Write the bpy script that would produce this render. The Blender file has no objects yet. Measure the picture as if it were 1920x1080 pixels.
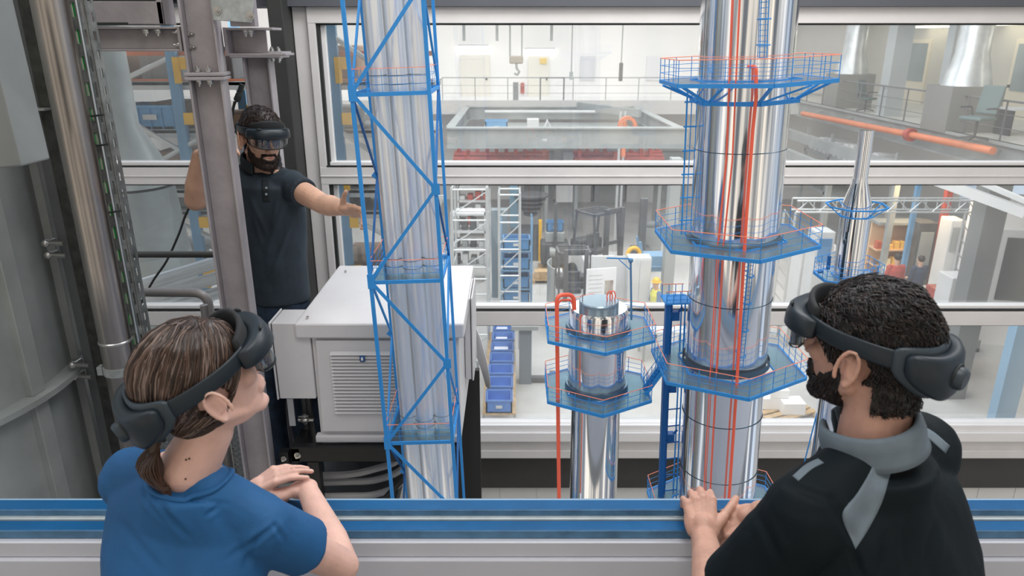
import bpy, bmesh, math, random
import numpy as np
from mathutils import Vector, Matrix, Euler
from mathutils.bvhtree import BVHTree
R = math.radians
PI = math.pi
S = bpy.context.scene
C = S.collection
# ---------------------------------------------------------------- camera
CH = 2.25            # eye height of the photographer above the walkway
FPX = 1347.0         # focal length in pixels of the 1920 wide frame
TH = R(19.0)         # camera looks down by this much
cam_d = bpy.data.cameras.new('camera'); cam = bpy.data.objects.new('camera', cam_d); C.objects.link(cam)
cam_d.sensor_width = 36.0; cam_d.lens = 36.0*FPX/1920.0; cam_d.clip_start = .05; cam_d.clip_end = 200
cam.location = (0, 0, CH); cam.rotation_euler = (PI/2-TH, 0, 0)
cam_d.dof.use_dof = True; cam_d.dof.focus_distance = 2.6; cam_d.dof.aperture_fstop = 5.6
S.camera = cam
S.view_settings.view_transform = 'Standard'; S.view_settings.look = 'None'
S.view_settings.gamma = 1; S.view_settings.use_curve_mapping = False
S.view_settings.exposure = 0.0
# ---------------------------------------------------------------- world: made-up light and dark bands for chrome reflections, in place of the unseen building
wd = bpy.data.worlds.new('world'); S.world = wd; wd.use_nodes = True
nt = wd.node_tree; nt.nodes.clear()
def NN(nt, t, **k):
    n = nt.nodes.new(t)
    for a, b in k.items():
        if a == 'inp':
            for i, v in b.items(): n.inputs[i].default_value = v
        else: setattr(n, a, b)
    return n
tc = NN(nt, 'ShaderNodeTexCoord'); sp = NN(nt, 'ShaderNodeSeparateXYZ')
nt.links.new(tc.outputs['Generated'], sp.inputs[0])
at2 = NN(nt, 'ShaderNodeMath', operation='ARCTAN2'); nt.links.new(sp.outputs[0], at2.inputs[0]); nt.links.new(sp.outputs[1], at2.inputs[1])
cb = NN(nt, 'ShaderNodeCombineXYZ'); nt.links.new(at2.outputs[0], cb.inputs[0])
mz = NN(nt, 'ShaderNodeMath', operation='MULTIPLY', inp={1: .25}); nt.links.new(sp.outputs[2], mz.inputs[0]); nt.links.new(mz.outputs[0], cb.inputs[1])
nz = NN(nt, 'ShaderNodeTexNoise', inp={'Scale': 4.6, 'Detail': 3.0, 'Roughness': .6}); nt.links.new(cb.outputs[0], nz.inputs['Vector'])
rp = NN(nt, 'ShaderNodeValToRGB'); nt.links.new(nz.outputs[0], rp.inputs[0])
e = rp.color_ramp.elements
e[0].position = .40; e[0].color = (.14, .17, .22, 1); e[1].position = .62; e[1].color = (1.35, 1.32, 1.27, 1)
m_ = e.new(.5); m_.color = (.62, .66, .70, 1)
bg = NN(nt, 'ShaderNodeBackground', inp={'Strength': .82}); wo = NN(nt, 'ShaderNodeOutputWorld')
tn = NN(nt, 'ShaderNodeMix', data_type='RGBA'); tn.inputs[6].default_value = (.80, .93, 1.12, 1); tn.inputs[7].default_value = (1.16, 1.02, .86, 1)  # warm tint behind the camera, cool ahead, added for the chrome
my = NN(nt, 'ShaderNodeMath', operation='MULTIPLY_ADD', inp={1: -1.0, 2: .25}); my.use_clamp = True; nt.links.new(sp.outputs[1], my.inputs[0]); nt.links.new(my.outputs[0], tn.inputs[0])
mxw = NN(nt, 'ShaderNodeMix', data_type='RGBA', blend_type='MULTIPLY'); mxw.inputs[0].default_value = 1.0; nt.links.new(rp.outputs[0], mxw.inputs[6]); nt.links.new(tn.outputs[2], mxw.inputs[7])
nt.links.new(mxw.outputs[2], bg.inputs[0]); nt.links.new(bg.outputs[0], wo.inputs[0])
def area(name, loc, size, energy, target=None, color=(1, 1, 1), sy=None):
    d = bpy.data.lights.new(name, 'AREA'); d.shape = 'RECTANGLE'; d.size = size; d.size_y = sy or size
    d.energy = energy; d.color = color
    o = bpy.data.objects.new(name, d); C.objects.link(o); o.location = loc
    if target is not None:
        o.rotation_euler = (Vector(target)-Vector(loc)).to_track_quat('-Z', 'Y').to_euler()
    return o
area('ceiling_light_front', (.6, .6, 4.6), 1.6, 45, (0, 2.0, 1), (1, .98, .95))
area('ceiling_light_left', (-2.4, 1.4, 4.4), 1.0, 22, (-1.5, 3, 1), (1, .97, .93))
area('ceiling_light_right', (2.6, 2.8, 4.3), 1.2, 40, (.4, 1.6, 1.2), (1, .96, .92))
area('pit_fill_light', (.6, 3.3, 4.6), 2.2, 85, (.8, 4.2, .4), (1, .99, .98), 1.0)  # unseen fill added to brighten the window frames and cabinet
area('hall_light_near', (4, 16, 6.5), 14, 1500, (4, 16, -5), (1, .99, .97), 8)
area('hall_fill_mid', (1, 9, 3.6), 12, 800, (2, 24, -5), (1, .99, .97), 1.5)  # added fill aimed at the camera-facing sides of the hall objects
area('hall_fill_centre', (2, 25, 3.4), 15, 520, (2, 25, -5), (1, .99, .97), 7)  # unseen area light added to lift the dark mid-hall floor
area('floor_fill_under_crane', (3, 26, -1.45), 9, 330, (3, 26, -5), (1, .99, .97), 5)  # made-up panel below the crane deck, only to lighten the floor
area('hall_light_far', (0, 31, 9), 22, 1350, (0, 34, -3), (1, .99, .97), 9)
area('hall_light_left', (-9, 14, 6), 8, 380, (-8, 16, -5), (1, .99, .97), 8)
# ---------------------------------------------------------------- pixel -> place on the upright plane Y
def W(u, v, Y):
    dx = (u-960)/FPX; dv = (v-540)/FPX
    y = math.cos(TH)-dv*math.sin(TH); z = -math.sin(TH)-dv*math.cos(TH)
    return Vector((dx*Y/y, Y, CH+z*Y/y))
def WZ(u, v, Z):
    dx = (u-960)/FPX; dv = (v-540)/FPX
    y = math.cos(TH)-dv*math.sin(TH); z = -math.sin(TH)-dv*math.cos(TH)
    t = (Z-CH)/z
    return Vector((dx*t, y*t, Z))
def UV(p):
    q = Vector(p)-Vector((0, 0, CH)); t = q.y*math.cos(TH)-q.z*math.sin(TH); dn = -q.y*math.sin(TH)-q.z*math.cos(TH)
    return (960+FPX*q.x/t, 540+FPX*dn/t)
# ---------------------------------------------------------------- materials
MATS = {}
def mat(name, col, rough=.5, metal=0.0, var=0.0, vscale=8.0, bump=0.0, bscale=60.0, emit=0.0, trans=0.0, sss=0.0, col2=None, stretch=None, spec=None, coat=0.0, ior=None):
    if name in MATS: return MATS[name]
    m = bpy.data.materials.new(name); m.use_nodes = True; t = m.node_tree
    b = t.nodes['Principled BSDF']
    b.inputs['Base Color'].default_value = (*col, 1); b.inputs['Roughness'].default_value = rough; b.inputs['Metallic'].default_value = metal
    if spec is not None: b.inputs['Specular IOR Level'].default_value = spec
    if coat: b.inputs['Coat Weight'].default_value = coat
    if ior: b.inputs['IOR'].default_value = ior
    if emit: b.inputs['Emission Color'].default_value = (*col, 1); b.inputs['Emission Strength'].default_value = emit
    if trans: b.inputs['Transmission Weight'].default_value = trans
    if sss:
        b.inputs['Subsurface Weight'].default_value = sss; b.inputs['Subsurface Radius'].default_value = (.012, .005, .003); b.inputs['Subsurface Scale'].default_value = 1.0
    tcn = t.nodes.new('ShaderNodeTexCoord'); mp = t.nodes.new('ShaderNodeMapping'); t.links.new(tcn.outputs['Object'], mp.inputs[0])
    if stretch: mp.inputs['Scale'].default_value = stretch
    if var or col2:
        n = t.nodes.new('ShaderNodeTexNoise'); n.inputs['Scale'].default_value = vscale; n.inputs['Detail'].default_value = 4; n.inputs['Roughness'].default_value = .6
        t.links.new(mp.outputs[0], n.inputs['Vector'])
        r = t.nodes.new('ShaderNodeValToRGB'); t.links.new(n.outputs[0], r.inputs[0])
        c2 = col2 or tuple(min(1, c*(1+var)) for c in col); c1 = col if col2 else tuple(c*(1-var) for c in col)
        r.color_ramp.elements[0].position = .35; r.color_ramp.elements[0].color = (*c1, 1)
        r.color_ramp.elements[1].position = .65; r.color_ramp.elements[1].color = (*c2, 1)
        t.links.new(r.outputs[0], b.inputs['Base Color'])
    if bump:
        n2 = t.nodes.new('ShaderNodeTexNoise'); n2.inputs['Scale'].default_value = bscale; n2.inputs['Detail'].default_value = 3
        t.links.new(mp.outputs[0], n2.inputs['Vector'])
        bp = t.nodes.new('ShaderNodeBump'); bp.inputs['Strength'].default_value = bump; bp.inputs['Distance'].default_value = .01
        t.links.new(n2.outputs[0], bp.inputs['Height']); t.links.new(bp.outputs[0], b.inputs['Normal'])
    MATS[name] = m
    return m
def glass_mat(name, tint=(1, 1, 1), refl=.12, rough=0.0, milk=0.0):
    if name in MATS: return MATS[name]
    m = bpy.data.materials.new(name); m.use_nodes = True; t = m.node_tree; t.nodes.clear()
    tr = NN(t, 'ShaderNodeBsdfTransparent', inp={0: (*tint, 1)}); gl = NN(t, 'ShaderNodeBsdfGlossy', inp={'Roughness': rough})
    df = NN(t, 'ShaderNodeBsdfDiffuse', inp={0: (.9, .92, .95, 1)})
    a = NN(t, 'ShaderNodeMixShader', inp={0: milk}); b = NN(t, 'ShaderNodeMixShader'); o = NN(t, 'ShaderNodeOutputMaterial')
    lw = NN(t, 'ShaderNodeLayerWeight', inp={0: .25}); mu = NN(t, 'ShaderNodeMath', operation='MULTIPLY_ADD', inp={1: .8, 2: refl*.5})
    t.links.new(lw.outputs['Fresnel'], mu.inputs[0]); t.links.new(mu.outputs[0], b.inputs[0])
    t.links.new(tr.outputs[0], a.inputs[1]); t.links.new(df.outputs[0], a.inputs[2]); t.links.new(a.outputs[0], b.inputs[1]); t.links.new(gl.outputs[0], b.inputs[2]); t.links.new(b.outputs[0], o.inputs[0])
    MATS[name] = m
    return m
# ---------------------------------------------------------------- mesh builder
ORD = ['first', 'second', 'third', 'fourth', 'fifth', 'sixth', 'seventh', 'eighth', 'ninth', 'tenth', 'eleventh', 'twelfth', 'thirteenth', 'fourteenth', 'fifteenth', 'sixteenth', 'seventeenth', 'eighteenth', 'nineteenth', 'twentieth']
class MB:
    def __init__(s): s.v = []; s.f = []; s.sm = []
    def add(s, vs, fs, smooth=False, M=None):
        n = len(s.v)
        for p in vs:
            p = Vector(p)
            s.v.append(tuple(M @ p) if M is not None else tuple(p))
        for f in fs: s.f.append(tuple(i+n for i in f)); s.sm.append(smooth)
        return s
    def box(s, c, d, rot=None, M=None):
        hx, hy, hz = d[0]/2, d[1]/2, d[2]/2
        vs = [Vector((x*hx, y*hy, z*hz)) for x in (-1, 1) for y in (-1, 1) for z in (-1, 1)]
        if rot is not None:
            r = (Euler(rot) if not isinstance(rot, (Matrix,)) else rot)
            r = r.to_matrix() if isinstance(r, Euler) else r
            vs = [r @ p for p in vs]
        vs = [p+Vector(c) for p in vs]
        return s.add(vs, [(0, 1, 3, 2), (4, 6, 7, 5), (0, 4, 5, 1), (2, 3, 7, 6), (0, 2, 6, 4), (1, 5, 7, 3)], False, M)
    def bb(s, x0, x1, y0, y1, z0, z1): return s.box(((x0+x1)/2, (y0+y1)/2, (z0+z1)/2), (abs(x1-x0), abs(y1-y0), abs(z1-z0)))
    def bar(s, a, b, w, h=None, up=(0, 0, 1)):
        a = Vector(a); b = Vector(b); d = b-a; L = d.length; d.normalize(); upv = Vector(up)
        if abs(d.dot(upv)) > .99: upv = Vector((0, 1, 0))
        x = d.cross(upv).normalized(); z = x.cross(d)
        h = h or w; vs = []
        for p in (a, b):
            for i, j in ((-1, -1), (1, -1), (1, 1), (-1, 1)): vs.append(p+x*i*w/2+z*j*h/2)
        return s.add(vs, [(0, 3, 2, 1), (4, 5, 6, 7), (0, 1, 5, 4), (1, 2, 6, 5), (2, 3, 7, 6), (3, 0, 4, 7)])
    def cyl(s, a, b, r, r2=None, n=16, cap=True):
        a = Vector(a); b = Vector(b); r2 = r if r2 is None else r2
        d = (b-a).normalized(); x = d.orthogonal().normalized(); y = d.cross(x); vs = []
        for p, q in ((a, r), (b, r2)):
            for i in range(n):
                t = 2*PI*i/n; vs.append(p+x*math.cos(t)*q+y*math.sin(t)*q)
        s.add(vs, [(i, (i+1) % n, n+(i+1) % n, n+i) for i in range(n)], n > 6)
        if cap:
            s.add(vs[:n], [tuple(range(n))[::-1]]); s.add(vs[n:], [tuple(range(n))])
        return s
    def tube(s, pts, r, n=8, cap=True, closed=False):
        P = [Vector(p) for p in pts]; m = len(P); rr = r if isinstance(r, (list, tuple)) else [r]*m
        vs = []; prev = None
        for k, p in enumerate(P):
            if closed: d = P[(k+1) % m]-P[k-1]
            else: d = P[min(k+1, m-1)]-P[max(k-1, 0)]
            d = d.normalized() if d.length > 1e-9 else Vector((0, 0, 1))
            if prev is None: x = d.orthogonal().normalized()
            else:
                x = prev-d*prev.dot(d); x = x.normalized() if x.length > 1e-6 else d.orthogonal().normalized()
            prev = x; y = d.cross(x)
            for i in range(n):
                t = 2*PI*i/n; vs.append(p+(x*math.cos(t)+y*math.sin(t))*rr[k])
        fs = []
        for k in range(m if closed else m-1):
            k2 = (k+1) % m
            for i in range(n): fs.append((k*n+i, k*n+(i+1) % n, k2*n+(i+1) % n, k2*n+i))
        if cap and not closed: fs += [tuple(range(n))[::-1], tuple((m-1)*n+i for i in range(n))]
        return s.add(vs, fs, n > 4)
    def lathe(s, prof, c=(0, 0, 0), n=32, axis=None, cap=True, a0=0, a1=2*PI):
        full = abs(a1-a0-2*PI) < 1e-6; k = n if full else n+1; vs = []
        for r, z in prof:
            for i in range(k):
                t = a0+(a1-a0)*i/n; vs.append(Vector((r*math.cos(t), r*math.sin(t), z)))
        if axis is not None:
            q = Vector((0, 0, 1)).rotation_difference(Vector(axis)); vs = [q @ p for p in vs]
        vs = [p+Vector(c) for p in vs]; fs = []
        for j in range(len(prof)-1):
            for i in range(n): i2 = (i+1) % k; fs.append((j*k+i, j*k+i2, (j+1)*k+i2, (j+1)*k+i))
        if cap and full: fs += [tuple(range(k))[::-1], tuple((len(prof)-1)*k+i for i in range(k))]
        return s.add(vs, fs, True)
    def prism(s, poly, z0, z1, M=None):
        n = len(poly); vs = [Vector((p[0], p[1], z0)) for p in poly]+[Vector((p[0], p[1], z1)) for p in poly]
        return s.add(vs, [tuple(range(n))[::-1], tuple(range(n, 2*n))]+[(i, (i+1) % n, n+(i+1) % n, n+i) for i in range(n)], False, M)
    def ell(s, c, r, rot=None, nu=20, nv=12):
        vs = []; c = Vector(c); m = Euler(rot).to_matrix() if rot is not None else Matrix.Identity(3)
        if isinstance(r, (int, float)): r = (r, r, r)
        vs.append(c+m @ Vector((0, 0, r[2])))
        for j in range(1, nv):
            p = PI*j/nv
            for i in range(nu):
                t = 2*PI*i/nu; vs.append(c+m @ Vector((r[0]*math.sin(p)*math.cos(t), r[1]*math.sin(p)*math.sin(t), r[2]*math.cos(p))))
        vs.append(c+m @ Vector((0, 0, -r[2]))); fs = []
        for i in range(nu): fs.append((0, 1+i, 1+(i+1) % nu))
        for j in range(nv-2):
            for i in range(nu): a = 1+j*nu; fs.append((a+i, a+nu+i, a+nu+(i+1) % nu, a+(i+1) % nu))
        a = 1+(nv-2)*nu
        for i in range(nu): fs.append((a+i, a+nu, a+(i+1) % nu))
        return s.add(vs, fs, True)
    def cap(s, a, b, ra, rb, n=16):
        """tapered capsule"""
        a = Vector(a); b = Vector(b); s.cyl(a, b, ra, rb, n); s.ell(a, ra, None, n, 8); s.ell(b, rb, None, n, 8); return s
    def mesh(s, name):
        me = bpy.data.meshes.new(name); me.from_pydata(s.v, [], s.f)
        me.polygons.foreach_set('use_smooth', s.sm); me.update(); return me
    def build(s, name, m, parent=None, bevel=0, loc=None, seg=2, sharp=True):
        me = s.mesh(name)
        b = bmesh.new(); b.from_mesh(me); bmesh.ops.recalc_face_normals(b, faces=b.faces); b.to_mesh(me); b.free()
        if sharp and any(s.sm): me.set_sharp_from_angle(angle=R(40))
        o = bpy.data.objects.new(name, me); C.objects.link(o)
        if m is not None: me.materials.append(m)
        if bevel:
            md = o.modifiers.new('bevel', 'BEVEL'); md.width = bevel; md.segments = seg; md.limit_method = 'ANGLE'; md.angle_limit = R(50)
        if parent is not None: o.parent = parent
        if loc is not None: o.location = loc
        return o
def tag(o, label=None, cat=None, group=None, kind=None):
    if label: o['label'] = label
    if cat: o['category'] = cat
    if group: o['group'] = group
    if kind: o['kind'] = kind
    return o
def thing(name, loc, label, cat, group=None, rz=0, rot=None):
    o = bpy.data.objects.new(name, None); C.objects.link(o); o.location = loc; o.rotation_euler = rot or (0, 0, rz); o.empty_display_size = .1
    return tag(o, label, cat, group)
def copy_tree(o, parent=None):
    c = o.copy(); C.objects.link(c)
    if parent is not None: c.parent = parent; c.matrix_parent_inverse = o.matrix_parent_inverse.copy()
    for ch in list(o.children): copy_tree(ch, c)
    return c
def struct(o): o['kind'] = 'structure'; return o
def bez(p0, p1, p2, n=8):
    p0, p1, p2 = Vector(p0), Vector(p1), Vector(p2)
    return [p0*(1-t)**2+p1*2*t*(1-t)+p2*t*t for t in [i/n for i in range(n+1)]]
def path(pts, rad, n=6):
    """polyline with rounded corners"""
    P = [Vector(p) for p in pts]; out = [P[0]]
    for i in range(1, len(P)-1):
        a = (P[i-1]-P[i]); b = (P[i+1]-P[i]); ra = min(rad, a.length*.49, b.length*.49)
        out += bez(P[i]+a.normalized()*ra, P[i], P[i]+b.normalized()*ra, n)
    return out+[P[-1]]
def spl(pts, n=6):
    """catmull-rom through pts"""
    P = [Vector(p) for p in pts]; P = [P[0]*2-P[1]]+P+[P[-1]*2-P[-2]]; out = []
    for i in range(1, len(P)-2):
        for k in range(n):
            t = k/n; a, b, c, d = P[i-1], P[i], P[i+1], P[i+2]
            out.append(.5*((2*b)+(c-a)*t+(2*a-5*b+4*c-d)*t*t+(3*b-a-3*c+d)*t**3))
    return out+[P[-2]]
# ================================================================= MATERIALS
alu = mat('light_aluminium', (.74, .73, .735), .42, 0, .04, 3, .02, 90)
white_frame = mat('white_frame_coat', (.86, .86, .88), .35, 0, .02, 4)
gasket = mat('black_gasket', (.02, .025, .025), .6)
steel_paint = mat('mauve_grey_steel_paint', (.335, .31, .325), .5, .1, .14, 5, .15, 40)
dark_paint = mat('dark_olive_grey_paint', (.035, .038, .036), .6, 0, .2, 3, .05, 30)
zinc = mat('galvanised_sheet', (.42, .45, .45), .45, .5, .25, 14, .05, 60)
bolt_m = mat('bolt_steel', (.55, .54, .52), .3, .9)
stain = mat('brushed_stainless_pipe', (.37, .34, .315), .28, 1.0, .22, 5, .04, 30, stretch=(1, 1, .25))
blue_alu = mat('blue_coated_profile', (.004, .095, .25), .34, .1, .12, 6, .02, 60)
blue_alu2 = mat('pale_blue_profile_face', (.08, .19, .32), .45, .1, .25, 14, .04, 60)  # paler, more mottled blue for the upright front faces
grey_strip = mat('grey_seal_strip', (.42, .47, .48), .5, 0, .1, 20)
parapet_m = mat('white_parapet_coat', (.60, .61, .66), .45, 0, .03, 3)
tile_w = mat('white_wall_tile', (.74, .74, .73), .4, 0, .03, 2)
pane = glass_mat('window_glass', (.97, .985, .985), .10, 0, .07)  # small white share in the glass stands in for haze over the hall
WY = 5.0
def wz(v, Y=WY): return W(960, v, Y).z
XL0 = W(592, 180, WY).x; XR = 4.9
# ---- lintel, frames, sills of the glazed wall (main window)
m = MB(); m.bb(-4.6, XR, WY-.10, WY+.25, wz(13), wz(13)+1.3); o = struct(m.build('wall_above', mat('lintel_blue_grey', (.10, .11, .13), .6, 0, .05, 2)))
def glazed(name, x0, x1, jl, jr):
    """three stacked fixed panes between x0 and x1"""
    rows = [(47, 303), (346, 570), (608, 788)]
    root = bpy.data.objects.new(name, None); C.objects.link(root); struct(root)
    f = MB()
    f.bb(x0, x1, WY-.06, WY+.06, wz(44), wz(13))
    f.bb(x0, x1, WY-.06, WY+.06, wz(343), wz(311))
    f.bb(x0, x1, WY-.068, WY-.05, wz(328.5), wz(326.5))
    f.bb(x0, x1, WY-.06, WY+.06, wz(605), wz(579))
    f.bb(x0, x1, WY-.06, WY+.06, wz(850), wz(820))
    f.bb(x0, x1, WY-.075, WY-.05, wz(850), wz(836))
    f.bb(x0, x0+jl, WY-.058, WY+.058, wz(850), wz(13)); f.bb(x1-jr, x1, WY-.058, WY+.058, wz(850), wz(13))
    f.build('window_frame', alu, root, bevel=.004)
    g = MB()
    for a, b in rows:
        za, zb = wz(a), wz(b)
        g.bb(x0+jl, x1-jr, WY-.03, WY+.03, za, za+.014); g.bb(x0+jl, x1-jr, WY-.062, WY+.03, zb-.018, zb-.026)
        g.bb(x0+jl, x0+jl+.02, WY-.04, WY+.03, za, zb-.02)
    g.build('gasket', gasket, root)
    w = MB()
    for a, b in rows:
        za, zb = wz(a), wz(b)
        w.bb(x0+jl+.02, x1-jr, WY-.045, WY+.03, zb-.022, zb+.004)
        w.bb(x0+jl+.02, x0+jl+.05, WY-.01, WY+.03, za, zb)
    w.bb(x0, x1, WY-.10, WY+.02, wz(816), wz(800)); w.bb(x0, x1, WY-.08, WY+.02, wz(800), wz(788))
    w.build('window_sill', white_frame, root, bevel=.003)
    p = MB()
    for a, b in rows: p.bb(x0+jl, x1-jr, WY+.01, WY+.016, wz(b), wz(a))
    p.build('window_pane', pane, root)
    return root
glazed('window_1', XL0, XR, .05, .06)
glazed('window_2', -3.9, -1.98, .05, .05)
# second inner jamb profile of the main window, next to the dark pillar
m = MB(); m.bb(XL0-.10, XL0-.002, WY-.03, WY+.05, wz(850), wz(13)); struct(m.build('trim_1', alu, bevel=.004))
m = MB(); m.bb(W(512, 110, 4.8).x, XL0-.104, 4.78, WY+.1, -2.6, 3.0); struct(m.build('trim_2', dark_paint, bevel=.006))
m = MB(); m.bb(-4.6, XR, WY-.02, WY+.1, wz(912), wz(852)); struct(m.build('trim_3', mat('dark_cladding_band', (.055, .055, .055), .55, 0, .1, 3)))
m = MB(); m.bb(-4.6, XR, WY, WY+.12, -2.6, wz(912)-.001); wb = struct(m.build('wall_lower', tile_w))
m = MB()
for i in range(32): m.bb(-4.6+i*.3, -4.596+i*.3, WY-.003, WY+.002, -2.6, wz(914))
struct(m.build('trim_4', mat('tile_joint', (.55, .55, .55), .8)))
# pit floor and walkway slabs
m = MB(); m.bb(-4.6, XR, 1.55, WY+.1, -2.72, -2.6); struct(m.build('floor', mat('concrete_pit', (.30, .30, .29), .8, 0, .15, 2, .1, 30)))
m = MB(); m.bb(-4.6, 4.9, -1.5, 1.60, -.12, 0); struct(m.build('floor_walkway', mat('walkway_concrete', (.33, .33, .32), .8, 0, .1, 3)))
m = MB(); m.bb(-3.2, -.60, 2.6, 4.6, -.06, 0); struct(m.build('floor_platform', mat('platform_steel', (.05, .052, .055), .6, .2, .2, 6)))
# ================================================================= PARAPET with blue stepped profiles
RZ = 1.11
YB = WZ(960, 937, RZ).y; Y1 = WZ(960, 955, RZ).y; z1 = W(960, 969, Y1).z
Y2 = WZ(960, 976, z1).y; Y3 = WZ(960, 994, z1).y; z3 = W(960, 1009, Y3).z
pr = thing('parapet_rail', (0, (YB+Y3)/2, 0), 'blue two-step window sill rail with grey strip on a white parapet the viewers lean on', 'railing')
def addp(name, m, mt, bevel=.002):
    m.v = [(x, y-(YB+Y3)/2, z) for x, y, z in m.v]; o = m.build(name, mt, pr, bevel=bevel); return o
PX0, PX1 = -2.3, 2.9
m = MB(); m.bb(PX0, PX1, Y1, YB, RZ-.03, RZ); m.bb(PX0, PX1, Y3, Y2, z1-.03, z1); addp('blue_profile', m, blue_alu)
m = MB(); m.bb(PX0, PX1, Y1-.0, Y1+.02, z1-.01, RZ-.0015); m.bb(PX0, PX1, Y3, Y3+.02, z3, z1-.0015)
m.v = [(x, y-.0015, z) for x, y, z in m.v]; addp('front_face', m, blue_alu2, .001)
m = MB(); m.bb(PX0, PX1, Y2, Y1, z1-.02, z1+.004); addp('seal_strip', m, grey_strip, .001)
m = MB(); m.bb(PX0, PX1, YB, YB+.008, RZ-.07, RZ-.002); addp('back_lip', m, mat('pale_blue_edge', (.25, .38, .5), .4), 0)
zz = z3; yy = Y3-.004
m = MB(); m.bb(PX0, PX1, yy-.012, YB-.004, z3-.045, z3-.001); m.bb(PX0, PX1, yy-.024, YB-.01, z3-.11, z3-.046); m.bb(PX0, PX1, yy-.012, YB-.02, 0, z3-.111)
addp('white_panel', m, parapet_m, .003)
# ================================================================= STEEL FRAME at the left
def hsec(m, a, b, w, h, t, rot=0, up=None):
    """H beam from a to b. flanges lie at +-h/2 along local x"""
    a = Vector(a); b = Vector(b); d = (b-a).normalized()
    x = (Vector(up) if up else Vector((1, 0, 0))); x = (x-d*x.dot(d)).normalized(); x = Matrix.Rotation(rot, 3, d) @ x; y = d.cross(x)
    for s_ in (-1, 1):
        o = x*s_*(h/2-t/2); m.add([a+o+x*i*t/2+y*j*w/2 for i, j in ((-1, -1), (1, -1), (1, 1), (-1, 1))]+[b+o+x*i*t/2+y*j*w/2 for i, j in ((-1, -1), (1, -1), (1, 1), (-1, 1))], [(0, 3, 2, 1), (4, 5, 6, 7), (0, 1, 5, 4), (1, 2, 6, 5), (2, 3, 7, 6), (3, 0, 4, 7)])
    m.add([a+x*i*(h/2-t)+y*j*t*.4 for i, j in ((-1, -1), (1, -1), (1, 1), (-1, 1))]+[b+x*i*(h/2-t)+y*j*t*.4 for i, j in ((-1, -1), (1, -1), (1, 1), (-1, 1))], [(0, 3, 2, 1), (4, 5, 6, 7), (0, 1, 5, 4), (1, 2, 6, 5), (2, 3, 7, 6), (3, 0, 4, 7)])
    return m
def bolt(parent, p, d, r=.009, name='bolt'):
    p = Vector(p); d = Vector(d).normalized(); m = MB(); m.cyl(p, p+d*.004, r*1.5, n=12); m.cyl(p+d*.004, p+d*.014, r, n=6); m.cyl(p+d*.014, p+d*.022, r*.55, n=8)
    return m.build(name, bolt_m, parent)
CY = 2.78; cx = W(411, 300, CY).x; zc = W(411, 142, CY).z
col = thing('steel_column', (cx, CY, 0), 'mauve-grey H-section steel column with bolted splice in front of the man at the hologram', 'column')
rc = R(10)
m = MB(); hsec(m, (0, 0, 0), (0, 0, zc-.008), .112, .118, .009, rc); m.build('lower_shaft', steel_paint, col, bevel=.003)
m = MB(); hsec(m, (0, 0, zc+.008), (0, 0, 3.0), .112, .118, .009, rc); m.build('upper_shaft', steel_paint, col, bevel=.003)
m = MB(); m.box((0, 0, zc-.0075), (.138, .138, .013), (0, 0, rc)); m.box((0, 0, zc+.0075), (.138, .138, .013), (0, 0, rc)); m.build('splice_plate', steel_paint, col, bevel=.003)
for dx in (-.022, .018):
    bolt(col, (dx, -.035, zc+.015), (0, 0, 1)); bolt(col, (dx, -.035, zc-.015), (0, 0, -1))
for dz in (.10, .145): bolt(col, (-.045, -.01, zc+dz), (1, -.3, 0), .007)
# left cross beam + channel above
beamL = thing('cross_beam', (cx-.07, CY+.02, W(300, 72, CY).z), 'grey horizontal I-beam bolted to the left side of the splice column', 'beam')
zt = W(300, 50, CY).z-beamL.location.z; zb = W(300, 96, CY).z-beamL.location.z
m = MB(); hsec(m, (-.46, 0, (zt+zb)/2), (-.012, 0, (zt+zb)/2), .09, zt-zb, .008, 0, (0, 0, 1)); m.build('i_beam', steel_paint, beamL, bevel=.002)
m = MB(); m.box((-.006, 0, (zt+zb)/2), (.01, .09, zt-zb)); m.build('end_plate', steel_paint, beamL)
for u in (268, 291): bolt(beamL, (W(u, 55, CY-.03).x-beamL.location.x, -.03, zt-.01), (0, 0, -1), .010)
for v in (60, 84): bolt(beamL, (-.014, -.03, W(300, v, CY).z-beamL.location.z), (-1, 0, 0), .007)
ch = thing('channel_beam', (cx-.07, CY+.02, W(300, 24, CY).z), 'grey steel channel with a slot lying on the left cross beam', 'beam')
z0 = ch.location.z; m = MB(); m.bb(-.46, -.05, -.05, -.04, W(0, 46, CY).z-z0, W(0, 3, CY).z-z0); m.bb(-.46, -.05, -.04, .05, W(0, 47, CY).z-z0, W(0, 47, CY).z-z0+.008); m.bb(-.07, -.05, -.05, .05, W(0, 46, CY).z-z0, W(0, 0, CY).z-z0+.1); m.build('channel', steel_paint, ch, bevel=.003)
m = MB(); m.bb(-.455, W(248, 44, CY).x-ch.location.x, -.0525, -.0495, W(0, 46.5, CY).z-z0, W(0, 42.5, CY).z-z0); m.build('slot', gasket, ch)
m = MB(); m.bb(-.46, -.02, .06, .2, W(0, 3, CY).z-z0, W(0, 3, CY).z-z0+.3); m.build('dark_web', dark_paint, ch)
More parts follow.
